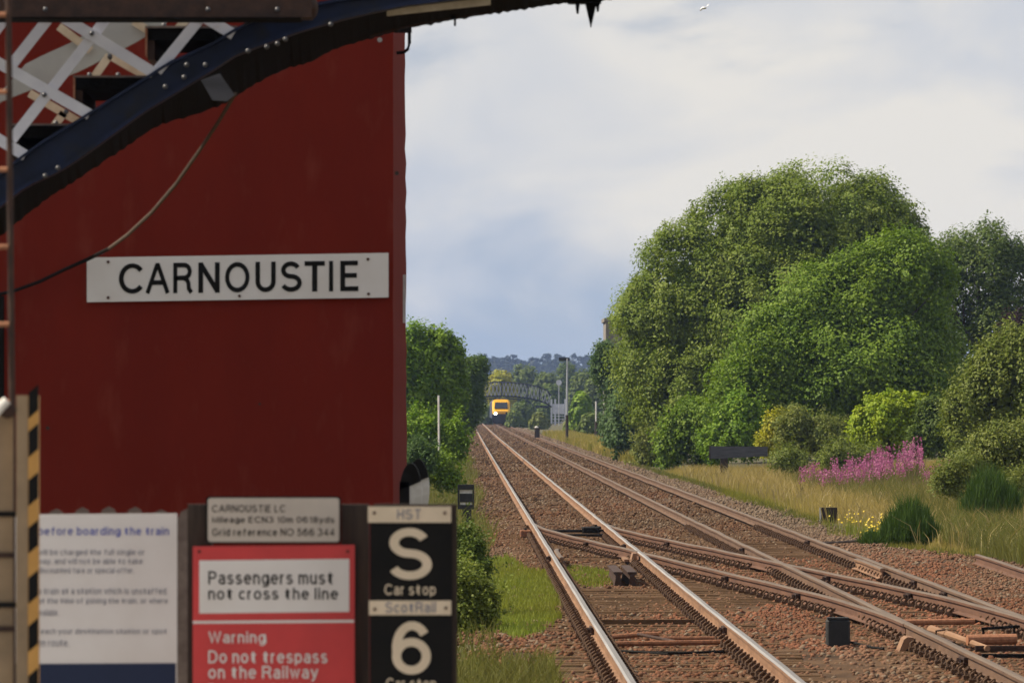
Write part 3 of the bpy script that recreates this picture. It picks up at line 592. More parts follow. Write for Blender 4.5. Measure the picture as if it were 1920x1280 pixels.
for key, label in (('left', 'left railway track with bright polished rail heads'), ('right', 'right railway track with dull brown rail heads')):
    t = thing('railway_track', label, 'railway track', ((TRX[key][0] + TRX[key][1]) / 2, 44, -0.2), 'railway tracks')
    for x in TRX[key]:
        head = M['rail_shine'] if key == 'left' else M['rail_dull']
        rail_mesh([(x + xo(y), y) for y in Yp], None).build('rail', [M['rail_side' if key == 'left' else 'rail_brown'], head, M['rail_top' if key == 'left' else 'rail_dull']], t)
    for i, y in enumerate(sleeper_y):
        put('sleeper', SLEEPER, t, (TRX[key][0] + TRX[key][1]) / 2 + random.uniform(-0.06, 0.06), y + random.uniform(-0.02, 0.02), random.uniform(-0.012, 0.006), random.uniform(-0.012, 0.012))
        for x in TRX[key]: put('chair', CHAIR, t, x, y + random.uniform(-0.03, 0.03), random.uniform(-0.006, 0.004), random.uniform(-0.06, 0.06))
    for x, y in ([(1.445, 69.5), (2.88, 69.5), (1.445, 103.0), (2.88, 112.0)] if key == 'left' else [(4.815, 109.0), (6.25, 115.0), (6.25, 88.0), (6.25, 82.5), (4.815, 61.0)]):
        fishplate(t, x, y)

def xc(Y):
    """sideways shift of the crossover: 0 at its far toe, 3.37 at its near toe"""
    Y0, Y1, Lc = 132.5, 67.5, 14.0; m = 3.37 / (Y0 - Y1 - Lc); u = Y0 - Y; L = Y0 - Y1
    if u <= 0: return 0.0
    if u < Lc: return m * u * u / (2 * Lc)
    if u < L - Lc: return m * (u - Lc / 2)
    if u < L: v = L - u; return 3.37 - m * v * v / (2 * Lc)
    return 3.37
ct = thing('crossover_track', 'rusty crossover track slanting from the left line to the right line', 'railway track', (3.8, 67, -0.2))
for x in TRX['left']:
    ya = np.arange(69.2, 129.6, 0.8)
    path = [(x + xc(y), y) for y in ya]
    rail_mesh(path, None, dz=-0.004).build('rail', [M['rail_red'], M['rail_dull'], M['rail_dull']], ct)
    for y in np.arange(73.0, 125.5, SP):
        X = x + xc(y)
        if min(abs(X - r) for r in TRX['left'] + TRX['right']) > 0.2: put('chair', CHAIR, ct, X, y + 0.2 + random.uniform(-0.04, 0.04), random.uniform(-0.008, 0.003), random.uniform(-0.08, 0.02))
for y in np.arange(82, 100, SP): put('sleeper', TIMBER, ct, 3.855, y + 0.12)
for y in (82.0, 90.5, 113.5):
    for x in TRX['left']:
        X = x + xc(y)
        if min(abs(X - r) for r in TRX['left'] + TRX['right']) > 0.25: fishplate(ct, X, y)
# crossing noses, wing rails and check rails
for (xr, yy) in ((2.88, 104.0),):
    b = MB(); b.slab([(xr - 0.16, yy - 1.2, -0.155), (xr - 0.06, yy - 1.2, -0.155), (xr - 0.06, yy - 1.2, -0.012), (xr - 0.12, yy - 1.2, -0.012)], 0.9)
    b.bbox((xr - 0.24, yy - 0.3, -0.17), (xr - 0.05, yy + 1.6, -0.13)); b.build('crossing_nose', M['rail_side'], ct)
for (xr, y0, y1) in ((1.445, 100.0, 106.0), (6.25, 93.0, 99.0)):
    s = 1 if xr < 3 else -1
    rail_mesh([(xr + s * 0.13, y0), (xr + s * 0.11, y0 + 1), (xr + s * 0.11, y1 - 1), (xr + s * 0.14, y1)], None, dz=-0.008).build('check_rail', [M['rail_side'], M['rail_dull'], M['rail_dull']], ct)
# old siding rail at the right edge
b = rail_mesh([(8.24 + 0.01 * (y - 90), y) for y in np.arange(84, 104.1, 1.0)], None, dz=-0.05); o = b.build('disused_rail', [M['rail_red'], M['rail_dull'], M['rail_dull']], loc=(8.24, 94, -0.2))
tag(o, 'short length of disused rusty rail running into the grass at right', 'rail')

# ------------------------------------------------------------------ fittings between the rails
def group_thing(name, label, cat, loc, parts, group=None):
    t = thing(name, label, cat, loc, group)
    for (nm, mb, mt) in parts: mb.build(nm, M[mt], t)
    return t
# far point motor: black stretcher bars and detector box at the far toe
yF = 126.0
group_thing('stretcher_bar', 'oily black stretcher bars under the far switch blades of left track', 'point rod', (2.2, yF, -0.15), [
    ('rod', MB().tube([(1.52, yF, -0.10), (2.8, yF + 0.2, -0.09)], 0.028, 8), 'black'),
    ('rod', MB().tube([(1.55, yF - 2.2, -0.13), (2.75, yF - 2.0, -0.13)], 0.022, 8), 'black'),
    ('gearbox', MB().rbox((2.55, yF + 0.3, -0.08), (0.34, 0.6, 0.12), 0.02), 'black'),
    ('lock_slide', MB().rbox((1.62, yF + 1.4, -0.09), (0.10, 0.5, 0.12), 0.02), 'black')])
for (x, y, lb) in ((1.26, 125.6, 'rusty bracket bolted outside the left rail by the black stretcher bars'), (2.72, 129.5, 'small black bracket at the far switch beside right hand polished rail'), (3.02, 130.5, 'small black bracket beyond the polished right hand rail at the far switch')):
    group_thing('rail_bracket', lb, 'bracket', (x, y, -0.2), [('plate', MB().rbox((x, y, -0.13), (0.22, 0.5, 0.13), 0.02), 'rust' if x < 2 else 'black'), ('bolt', MB().tube([(x, y - 0.12, -0.07), (x, y - 0.12, -0.03)], 0.025, 6), 'black'), ('bolt', MB().tube([(x, y + 0.12, -0.07), (x, y + 0.12, -0.03)], 0.025, 6), 'black')], 'rail brackets at the far switch')
# near rods between the left rails
yN = 67.3
group_thing('point_rodding', 'rusty rods lying across between the polished rails near the camera', 'point rod', (2.16, yN, -0.2), [
    ('rod', MB().tube([(1.53, yN + 1.5, -0.155), (1.9, yN + 1.6, -0.125), (2.12, yN + 1.65, -0.12)], 0.027, 8), 'rust'),
    ('rod', MB().tube([(1.54, yN, -0.165), (2.82, yN + 0.3, -0.155)], 0.028, 8), 'rust'),
    ('rod', MB().tube([(2.12, yN + 1.2, -0.155), (2.78, yN + 1.4, -0.16)], 0.026, 8), 'rust'),
    ('rod', MB().tube([(1.9, yN + 1.5, -0.115), (2.26, yN + 0.3, -0.15)], 0.018, 8), 'rust_dark'),
    ('cable', MB().tube([(1.55, yN - 1.2, -0.19), (1.9, yN - 1.7, -0.185), (2.4, yN - 1.8, -0.185), (2.85, yN - 1.1, -0.19)], 0.014, 6), 'black'),
    ('cable', MB().tube([(1.55, yN - 1.0, -0.188), (2.1, yN - 2.2, -0.185), (2.85, yN - 1.4, -0.188)], 0.012, 6), 'black')])
for (x, dx) in ((2.10, 0.0), (2.28, 0.02), (2.45, -0.01)):
    pass
o = MB().box((2.16, 75.0, -0.185), (1.25, 0.10, 0.05), Matrix.Rotation(0.02, 3, 'Z')).build('timber_batten', M['sleeper'], loc=(2.16, 75.0, -0.21)); tag(o, 'thin pale timber batten lying across between the polished rails', 'timber')
# near point machine at the right
yM = 66.0
group_thing('point_machine', 'rusty point machine rods between the right hand rails at the right edge', 'point machine', (5.5, yM, -0.2), [
    ('rod', MB().tube([(4.98, 72.9, -0.125), (5.86, 73.1, -0.12)], 0.036, 10), 'rust_edge'),
    ('rod', MB().tube([(5.28, 66.8, -0.105), (5.80, 66.9, -0.10)], 0.056, 12), 'rust_edge'),
    ('rod', MB().tube([(4.97, 70.4, -0.17), (5.30, 70.5, -0.16)], 0.028, 8), 'black'),
    ('bar', MB().box((5.80, 66.0, -0.165), (1.0, 0.08, 0.06)), 'rust_dark'),
    ('bar', MB().box((5.78, 64.6, -0.185), (1.05, 0.06, 0.04)), 'black'),
    ('bar', MB().box((5.90, 70.0, -0.085), (0.42, 0.05, 0.03), Matrix.Rotation(-0.06, 3, 'Y')), 'black'),
    ('hanger', MB().box((5.71, 70.0, -0.15), (0.024, 0.03, 0.13)), 'black'),
    ('hanger', MB().box((6.05, 70.0, -0.13), (0.024, 0.03, 0.13)), 'black'),
    ('crank', MB().tube([(5.08, 69.2, -0.08), (5.2, 68.0, -0.10), (5.42, 65.9, -0.16)], 0.05, 8, 0, 0.03), 'rail_side'),
    ('crank', MB().tube([(5.02, 68.6, -0.12), (5.18, 67.4, -0.17)], 0.04, 8, 0, 0.03), 'rust_dark'),
    ('lever', MB().tube([(5.06, 68.2, -0.20), (5.06, 68.2, -0.06), (5.16, 68.2, -0.045)], 0.013, 6), 'rust_dark')])
group_thing('rail_brace', 'pale rusty wedge casting bolted to the outside of the rail at lower right', 'bracket', (4.62, 66.5, -0.2), [
    ('casting', MB().slab([(x, 66.5, z) for x, z in ((4.55, -0.215), (4.60, -0.09), (4.635, -0.065), (4.70, -0.07), (4.70, -0.20), (4.66, -0.16), (4.61, -0.215))], 0.5), 'rail_side')])
# black cable box between the tracks
cbx = thing('cable_box', 'small black cable box standing in the ballast between the two tracks', 'cable box', (4.0, 68, -0.24))
MB().rbox((4.0, 68, -0.085), (0.25, 0.22, 0.31), 0.02).build('body', M['black_matt'], cbx)
MB().bbox((3.885, 67.89, 0.073), (4.115, 68.11, 0.092)).build('lid', M['black_matt'], cbx)
MB().tube([(4.12, 68, -0.17), (4.2, 67.8, -0.18), (4.3, 67.4, -0.20), (4.42, 67.0, -0.205)], 0.014, 6).build('cable', M['black'], cbx)
# two rusty iron blocks (track magnet) in the left track
mg = thing('track_magnet', 'pair of rusty iron blocks side by side between the polished rails', 'track magnet', (2.33, 91, -0.22))
for dx in (-0.1, 0.1):
    b = MB(); x0 = 2.33 + dx
    b.slab([(x0 + u, 91, z) for u, z in ((-0.06, -0.24), (0.06, -0.24), (0.035, -0.10), (0.035, -0.06), (0.066, -0.03), (0.066, -0.01), (-0.066, -0.01), (-0.066, -0.03), (-0.035, -0.06), (-0.035, -0.10))], 4.0)
    b.build('block', M['rust_dark'], mg)
for (x, y) in ((1.36, 55.6), (1.56, 55.6), (2.79, 55.6)):
    o = MB().rbox((x, y, -0.115), (0.09, 0.16, 0.07), 0.015).build('red_clip', M['clip_red'], loc=(x, y, -0.15))
    tag(o, {1.36: 'pink red clip left of the left polished rail at bottom', 1.56: 'pink red clip right of the left polished rail at bottom', 2.79: 'pink red clip beside the right polished rail at bottom'}[x], 'rail clip', 'red rail clips')

# ------------------------------------------------------------------ red station building
YB = 40.0; xr = PX(737, 0, YB).x
bl = thing('station_building', 'tall red rendered station building at left carrying the name sign', 'building', (xr - 2.4, YB + 5, -0.3))
b = MB()   # outer shell, slightly uneven at the exposed corner
xl = xr - 4.8; Ys = 50.6; topz = 6.4
zz = np.linspace(-0.3, topz, 60)
vs = []
for z in zz:
    j = random.uniform(-0.002, 0.002); k = random.uniform(-0.006, 0.006)
    vs += [(xl, YB, z), (xr + j, YB, z), (xr + k - 0.016 * (z - 1) / 4.0, Ys, z), (xl, Ys, z)]
fs = []
for i in range(len(zz) - 1):
    for j in range(4): fs.append((i * 4 + j, i * 4 + (j + 1) % 4, (i + 1) * 4 + (j + 1) % 4, (i + 1) * 4 + j))
fs += [(3, 2, 1, 0), tuple(len(vs) - 4 + q for q in range(4))]
b.add(vs, fs); b.build('wall', M['red_wall'], bl)
b = MB(); b.slab([(xl - 0.15, YB - 0.15, topz + 0.002), (xr + 0.12, YB - 0.15, topz + 0.002), (xr + 0.12, YB - 0.15, topz + 0.2), ((xl + xr) / 2, YB - 0.15, topz + 1.6), (xl - 0.15, YB - 0.15, topz + 0.2)], Ys - YB + 0.3); b.build('roof', M['slate'], bl)
MB().bbox((xr + 0.002, 46.5, 2.3 + (767 - 605) / F * 46.5), (xr + 0.022, 46.56, 2.3 + (767 - 515) / F * 46.5)).build('conduit', M['white_post'], bl)
b = MB(); pc = PX(3, 0, YB).x; b.tube([(pc, YB - 0.06, 0.6), (pc, YB - 0.06, 2.3 + 212 / 300)], 0.022, 8); b.build('drainpipe', M['black'], bl)
b = MB()
hx = xr + 0.09; b.bbox((xr - 0.02, YB + 2, PX(0, 60, 42).z), (xr + 0.10, YB + 2.12, PX(0, 45, 42).z)); b.build('gutter_bracket', M['black'], bl)
b = MB(); z0 = PX(0, 60, 42).z; b.tube([(xr + 0.085, 42.06, z0), (xr + 0.085, 42.06, z0 - 0.07), (xr + 0.075, 42.06, z0 - 0.11), (xr + 0.05, 42.06, z0 - 0.13), (xr + 0.0, 42.06, z0 - 0.135)], 0.011, 8); b.build('pipe', M['black'], bl)
for (px, py, r) in ((90, 802, 0.012), (712, 75, 0.016), (744, 325, 0.014), (487, 757, 0.008)):
    c = PX(px, py, YB); MB().disc((c.x, YB - 0.012, c.z), r, 0.012, 8).build('fixing', M['dark_wood'] if py > 300 else M['grey_paint'], bl)

# name sign
YS = YB - 0.03; shear = 9 / (F / YS)
ns = thing('name_sign', 'white CARNOUSTIE name board with black letters on the red wall', 'sign', PX(446, 566, YS))
b = MB(); b.slab(pbox(163, 483, 728.5, 566.5, YS, 0, shear), 0.022); b.build('board', M['white_sign'], ns)
text('CARNOUSTIE', 'lettering', (223, 494, 671, 551), YS - 0.003, M['black'], ns, weight=0.185, shear=5.5 / (F / YS), places=((223, 268), (273, 318), (325, 362), (372, 412), (422, 468), (479, 517), (527, 566), (571, 609), (617, 624.5), (638, 672)))
for (px, py) in ((203, 491), (203, 558), (690, 486), (691, 551), (448, 485), (449, 555)):
    c = PX(px, py, YS); MB().disc((c.x, YS - 0.006, c.z), 0.0095, 0.008, 10).build('screw', M['screw'] if (px, py) != (448, 485) else M['white_sign'], ns)

# black and white hoods at the building's side
for i, (px, py, lb) in enumerate(((770, 925, 'nearer black and white rounded lamp hood low at the corner of the red building'), (784, 917, 'farther black and white rounded lamp hood low at the corner of the red building'))):
    Yh = 37.2 + i * 1.0; c = PX(px, py, Yh); s = F / Yh
    t = thing('lamp_hood', lb, 'lamp hood', (c.x, Yh, 0.8), 'black and white lamp hoods')
    rx, rz = 21 / s, 57 / s
    def arc(a0, a1, n=14, k=1.0): return [(c.x + rx * k * math.cos(a0 + (a1 - a0) * q / n), c.z + rz * k * math.sin(a0 + (a1 - a0) * q / n)) for q in range(n + 1)]
    MB().prism(arc(0.42, math.pi - 0.1), Yh, Yh + 0.25).build('upper_shell', M['black'], t)
    zt = c.z + rz * math.sin(0.42) - 0.003; zb = c.z - rz * 0.9
    pts = [(c.x - 0.1 * rx, zb), (c.x + rx * 0.55, zb)] + [(c.x + rx * math.cos(a), c.z + rz * math.sin(a)) for a in np.linspace(-0.8, 0.40, 10)] + [(c.x - 0.1 * rx, zt)]
    MB().prism(pts, Yh + 0.01, Yh + 0.25).build('lower_shell', M['white_post'], t)
    MB().prism([(c.x - rx, zb), (c.x - 0.1 * rx - 0.003, zb), (c.x - 0.1 * rx - 0.003, zt), (c.x - rx, zt)], Yh, Yh + 0.25).build('back_plate', M['black'], t)
    MB().tube([(c.x, Yh + 0.12, zb + 0.002), (c.x, Yh + 0.12, 0.0 if i else -0.2)], 0.03, 8).build('post', M['black'], t)

# hanging cable
b = MB(); Yc = YB - 0.9
pts = [PX(*p, q) for p, q in (((441, 176), 34.2), ((410, 228), 34.8), ((372, 285), 35.6), ((330, 345), 36.4), ((285, 398), 37.2), ((240, 440), 38.1), ((205, 466), 39.0), ((165, 486), 39.88), ((120, 506), 39.90), ((75, 528), 39.91), ((25, 546), 39.92), ((-20, 556), 39.92), ((-80, 570), 39.92))]
b.tube(pts[:7], 0.011, 6); 
M['sunlit_cable'] = material('sunlit_cable', (0.115, 0.085, 0.068), rough=0.7, scale=30)  # sunlight on the upper run of the wire is put into this colour
o = b.build('hanging_cable', M['sunlit_cable'], loc=pts[3]); tag(o, 'thin wire in painted sunlit tone hanging from the footbridge down to the name board', 'cable')
o = MB().tube([pts[6] + Vector((-0.001, 0, 0))] + pts[7:], 0.012, 6).build('wall_cable', M['black'], loc=pts[9]); tag(o, 'lower run of the same wire painted dark for shade, drooping across the corner of the name board to left', 'cable')  # same wire lower down, its shade painted as black

# ------------------------------------------------------------------ near footbridge
YG, YR = 34.0, 35.4
fb = thing('footbridge', 'blue and white lattice iron footbridge stair crossing the top left corner', 'footbridge', (-1.5, 34.7, 0.9))
def curve(pts, step, Y):
    pts = np.array(pts, float); x = np.arange(pts[0, 0], pts[-1, 0] + 0.1, step); return [PX(a, b_, Y) for a, b_ in zip(x, np.interp(x, pts[:, 0], pts[:, 1]))]
TOP = [(-160, 420), (0, 326), (75, 270), (150, 225), (214, 184), (270, 150), (315, 120), (397, 84), (435, 60), (480, 36), (560, 14), (640, 0), (760, -18), (1000, -45), (1300, -55), (3740, -62)]
MID = [(-160, 480), (0, 383), (49, 345), (109, 318), (150, 292), (214, 246), (270, 205), (315, 178), (397, 128), (440, 100), (480, 84), (560, 55), (640, 32), (700, 18), (760, 6), (860, -6), (1000, -22), (1300, -35), (3740, -40)]
LOW = [(-160, 540), (0, 442), (37, 412), (90, 370), (142, 337), (232, 277), (300, 232), (375, 212), (431, 188), (475, 158), (515, 138), (546, 124), (586, 115), (622, 93), (693, 71), (756, 55), (820, 42), (915, 26), (1049, 6), (1300, -14), (3740, -20)]
MB().strip(curve(TOP, 20, YG), curve(MID, 20, YG), 0.03).build('girder_web', M['blue_paint'], fb)
up = curve([(x, y - 3) for x, y in MID], 20, YG - 0.07); lo = curve([(x, y + 5) for x, y in MID], 20, YG - 0.07)
MB().strip(up, lo, 0.13).build('flange', M['blue_paint'], fb)
up = curve([(x, y - 4) for x, y in TOP], 20, YG - 0.05); lo = curve([(x, y + 2) for x, y in TOP], 20, YG - 0.05)
MB().strip(up, lo, 0.11).build('flange', M['blue_paint'], fb)
# soffit with shade put into its colour, between the near girder and the far one, with ragged grime at its edge
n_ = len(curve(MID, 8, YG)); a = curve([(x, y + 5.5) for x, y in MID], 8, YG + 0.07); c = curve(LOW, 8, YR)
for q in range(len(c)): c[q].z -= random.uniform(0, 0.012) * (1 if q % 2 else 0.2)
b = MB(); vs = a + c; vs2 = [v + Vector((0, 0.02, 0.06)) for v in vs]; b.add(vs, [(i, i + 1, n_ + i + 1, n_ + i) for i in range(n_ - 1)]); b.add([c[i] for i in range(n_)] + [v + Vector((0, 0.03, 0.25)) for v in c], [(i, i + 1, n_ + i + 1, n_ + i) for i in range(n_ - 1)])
b.build('soffit', M['shaded_grime'], fb)
MB().strip(curve([(x, y - 10) for x, y in LOW if x > 640], 20, YR - 0.2)[:14], curve([(x, y + 6 if False else y - 2) for x, y in LOW if x > 640], 20, YR - 0.2)[:14], 0.02).build('bottom_flange', M['rust_dark'], fb)
MB().strip(curve([(725, 3), (780, -6), (920, -22)], 15, YG + 0.06), curve([(725, 30), (780, 24), (920, 9)], 15, YG + 0.06), 0.03).build('deck_panel', M['lattice_cream'], fb)
# rivets
rb = MB(); rb.ball((0, 0, 0), 0.014, 8, 6); RIVET = rb.mesh('rivet', [M['rivet']], smooth=True)
for (px, py) in ((109, 315), (85, 330), (350, 122), (310, 163), (345, 145), (385, 122), (465, 96), (500, 88), (520, 82), (535, 74), (620, 46)):
    c = PX(px, py, YG - 0.075); put('rivet', RIVET, fb, c.x, c.y, c.z)
# lattice
def bar(p, q, wpx, Y, th, mat, nm='lattice_bar'):
    a = PX(*p, Y); b_ = PX(*q, Y); d = (b_ - a).normalized(); nrm = Vector((-d.z, 0, d.x)) * (wpx / (F / Y) / 2)
    MB().slab([a - nrm, b_ - nrm, b_ + nrm, a + nrm], th).build(nm, M[mat], fb)
for p, q in (((110, 28), (288, 137)), ((-14, 112), (168, 215)), ((372, 26), (438, 65)), ((-120, 190), (48, 292))): bar(p, q, 21, YG - 0.035, 0.012, 'lattice_white')
for p, q in (((205, 28), (22, 262)), ((96, 28), (14, 132)), ((382, 26), (294, 134)), ((20, 20), (-40, 100))): bar(p, q, 20, YG - 0.022, 0.012, 'lattice_white')
for (px, py) in ((172, 63), (83, 178), (88, 36), (206, 106), (124, 210)):
    c = PX(px, py, YG - 0.04); put('rivet', RIVET, fb, c.x, c.y, c.z)
for p, q in (((205, 104), (160, 168)), ((205, 104), (285, 150)), ((120, 212), (60, 290)), ((55, 175), (150, 230)), ((250, 40), (330, 90)), ((350, 36), (300, 90)), ((110, 50), (170, 95))): bar(p, q, 15, YR, 0.012, 'lattice_cream')
HR_U = [(-120, 260), (0, 176), (50, 118), (142, 76), (210, 34), (300, -10)]; HR_L = [(-120, 300), (0, 192), (50, 172), (150, 134), (262, 76), (320, 38), (400, -10)]
xx = np.linspace(-120, 300, 16)
MB().strip([PX(x, y, YR + 0.04) for x, y in zip(xx, np.interp(xx, *zip(*HR_U)))], [PX(x + 40, y, YR + 0.04) for x, y in zip(xx, np.interp(xx + 40, *zip(*HR_L)))], 0.03).build('handrail', M['grey_paint'], fb)
# steps seen end on
for (x0, y0, x1, y1) in ((272, 49, 445, 112), (137, 142, 290, 206), (18, 232, 175, 300), (-110, 322, 20, 390)):
    st = MB(); p = PX(x0, y1, YG + 0.10); q = PX(x1, y0, YG + 0.10)
    st.bbox((p.x + 0.013, YG + 0.10, q.z - 0.075), (q.x, YR - 0.06, q.z - 0.012)); so = st.build('step', M['shaded_grime'], fb)
    MB().bbox((p.x + 0.013, YG + 0.12, p.z), (p.x + 0.05, YR - 0.06, q.z - 0.076)).build('riser', M['rust_dark'], so)
    MB().bbox((p.x, YG + 0.085, q.z - 0.011), (q.x, YR - 0.06, q.z)).build('tread_edge', M['picket'], so)
    MB().bbox((p.x, YG + 0.09, p.z + 0.02), (p.x + 0.012, YR - 0.06, q.z - 0.0115)).build('nosing', M['rust_edge'], so)
    for k in (0.2, 0.55):
        put('rivet', RIVET, fb, p.x + (q.x - p.x) * k, YG + 0.12, q.z + 0.004)
# landing beam across the top
a = PX(-200, 33, 33.4); c = PX(585, -8, 33.4)
MB().bbox((a.x, 33.4, a.z), (c.x, 33.65, c.z + 0.05)).build('beam', M['rust_dark'], fb)
MB().bbox((a.x, 33.36, a.z - 0.008), (c.x - 0.06, 33.72, a.z - 0.001)).build('beam_flange', M['shaded_grime'], fb)
MB().ball((c.x, 33.52, (a.z + c.z) / 2), (0.03, 0.12, 0.055), 10, 8).build('beam_end', M['rust_dark'], fb, smooth=True)
for px in (85, 390, 520): q = PX(px, 18, 33.39); put('rivet', RIVET, fb, q.x, q.y, q.z)
# bracket plate where the cable hangs
MB().slab([PX(376, 150, YG - 0.09), PX(412, 138, YG - 0.09), PX(440, 178, YG - 0.09), PX(425, 190, YG - 0.09), PX(398, 188, YG - 0.09)], 0.03).build('bracket', M['old_grey'], fb)
for i in range(12):
    x = 2.35 + i * 0.5
    for q, (za, zb) in enumerate(((4.86, 5.75), (5.75, 4.86))): MB().slab([(x, YG - 0.03 + 0.014 * q, za), (x + 0.06, YG - 0.03 + 0.014 * q, za), (x + 0.56, YG - 0.03 + 0.014 * q, zb), (x + 0.50, YG - 0.03 + 0.014 * q, zb)], 0.012).build('lattice_bar', M['lattice_white'], fb)
MB().bbox((2.3, YG - 0.05, 5.752), (8.4, YG + 0.05, 5.83)).build('top_rail', M['blue_paint'], fb)
# finials and hooks under the span
q = PX(1107, 0, YG + 0.4)
def cone(px, py0, py1, w0, w1, Y, nm='finial'):
    b = MB(); p0 = PX(px, py0, Y); p1 = PX(px, py1, Y); s = F / Y; b.tube([p0, p0.lerp(p1, 0.5), p1], w0 / s / 2, 8, 0, w1 / s / 2); b.build(nm, M['shaded_grime'], fb, smooth=False)
cone(1108, -20, 52, 34, 1, YG + 0.4); cone(1083, -12, 26, 14, 4, YG + 0.4); cone(1121, -12, 22, 12, 4, YG + 0.4); cone(853, 30, 49, 5, 4, YG + 0.9, 'hook'); cone(849, 28, 36, 12, 5, YG + 0.9, 'hook')
MB().bbox(PX(1066, 3, YG + 0.3), PX(1128, -30, YG + 0.3) + Vector((0, 0.25, 0))).build('bearing_block', M['shaded_grime'], fb)
# deck, far parapet posts and the leg beyond the right edge
MB().bbox((PX(640, 0, YG).x, YG + 0.05, 4.62), (8.2, YR - 0.06, 4.70)).build('deck', M['dark_wood'], fb)
for x in (8.0, -4.9): MB().bbox((x, YG + 0.1, -0.3 if x > 0 else 0.85), (x + 0.25, YR - 0.1, 4.6 if x > 0 else 2.9)).build('pier', M['blue_paint'], fb)

# ------------------------------------------------------------------ platform, ladder, signs (about 24 m away)
pf = MB(); pf.bbox((-7, -8, -0.29), (0.15, 28.5, 0.9)); o = pf.build('platform', M['concrete']); tag(o, 'concrete station platform the camera stands on', kind='structure')
YL = 22.0; sL = F / YL
ld = thing('signal_ladder', 'rusty iron signal ladder standing at the left edge', 'ladder', (PX(-100, 0, YL).x, YL, 0.9))
for dx in (0, -0.40): MB().tube([PX(25, 1370, YL) + Vector((dx, 0, 0)), PX(23, 740, YL) + Vector((dx, 0, 0)), PX(15, -60, YL) + Vector((dx, 0, 0))], 0.011, 8).build('stile', M['rust_dark'], ld)
for k, y in enumerate(np.arange(28, 1200, 145)):
    p = PX(17 + 8 * y / 740, y, YL); MB().tube([p + Vector((-0.011, -0.004, 0)), p + Vector((-0.389, -0.004, 0))], 0.009, 8).build('rung', M['rust_edge'], ld)
cg = thing('climb_guard', 'pale ladder guard board with yellow and black striped edge at lower left', 'guard board', (PX(0, 0, 21.6).x, 21.6, 0.9)); Yg = 21.6
MB().slab(pbox(-230, 775, 25, 1400, Yg + 0.05, 0), 0.02).build('panel', M['pale_board'], cg)
for y in (963, 1133): MB().slab(pbox(-230, y - 5, 38, y + 5, Yg + 0.04, 0), 0.008).build('strap', M['black'], cg)
for y in (1040, 1178): MB().slab(pbox(-230, y - 5, 27, y + 5, Yg + 0.043, 0), 0.005).build('strap', M['rust_dark'], cg)
MB().slab(pbox(31, 741, 53, 1400, Yg, 0), 0.05).build('frame', M['pale_board'], cg)
edge_o = MB().slab(pbox(53.3, 741, 73, 1400, Yg - 0.002, 0), 0.05).build('striped_edge', M['yellow'], cg)
s0 = F / Yg
for y in (722, 795, 886, 975, 1069, 1159, 1252, 1345):
    MB().slab([PX(54, y + 62, Yg - 0.004), PX(72.5, y + 46, Yg - 0.004), PX(72.5, y - 2, Yg - 0.004), PX(54, y + 14, Yg - 0.004)], 0.0018).build('stripe', M['black'], edge_o)
MB().tube([PX(-40, 815, Yg - 0.02), PX(4, 760, Yg - 0.02), PX(14, 750, Yg - 0.02)], 0.016, 8).build('handle', M['white_post'], cg); MB().ball(PX(15, 768, Yg), (0.03, 0.02, 0.03), 10, 8).build('knob', M['rust_dark'], cg)

YP = 25.0
ps = thing('poster_board', 'white travel notice board with blue heading behind the striped guard', 'notice board', (PX(150, 0, YP).x, YP, 0.9))
MB().slab(pbox(-60, 965, 332, 1420, YP, 0, 3 / 480), 0.03).build('board', M['white_sign'], ps)
MB().slab(pbox(-60, 1244, 330, 1420, YP - 0.003, 0, 2 / 480), 0.002).build('blue_band', M['navy'], ps)
text('before boarding the train', 'heading', (72, 987, 317, 1006), YP - 0.004, M['blue_print'], ps, weight=0.155)
for ln, x1, y in (('will be charged the full single or', 271, 1036), ('way, and will not be able to take', 268, 1053), ('discounted fare or special offer.', 252, 1070), ('a train at a station which is unstaffed', 312, 1108), ('at the time of joining the train, or where', 315, 1127), ('available.', 110, 1148), ('reach your destination station or spot', 313, 1184), ('en route.', 130, 1205)):
    text(ln, 'print', (72, y - 7, x1, y + 6), YP - 0.004, M['grey_print'], ps, weight=0.13)
for x in (10, 300): c = PX(x, 0, YP); MB().bbox((c.x - 0.03, YP + 0.032, 0.9), (c.x + 0.03, YP + 0.09, PX(0, 975, YP).z)).build('post', M['dark_wood'], ps)

# paling fence behind
YK = 26.2
pk = thing('picket_fence', 'weathered pale picket fence behind the notice board', 'fence', (PX(180, 0, YK).x, YK, 0.9))
kb = MB(); wv = 0.082; kb.prism([(-wv / 2, 0), (wv / 2, 0), (wv / 2, 0.95), (wv * 0.3, 0.985), (0, 0.998), (-wv * 0.3, 0.985), (-wv / 2, 0.95)], -0.01, 0.01); PALE = kb.mesh('picket', [M['picket']])
ztop = PX(0, 950, YK).z
for i, px in enumerate(range(-62, 334, 49)):
    c = PX(px + 21, 0, YK); put('picket', PALE, pk, c.x, YK, ztop - 1.0 + random.uniform(-0.008, 0.008))
for z in (1.15, 1.6): MB().bbox((PX(-80, 0, YK).x, YK + 0.011, z), (PX(345, 0, YK).x, YK + 0.05, z + 0.07)).build('rail', M['picket'], pk)

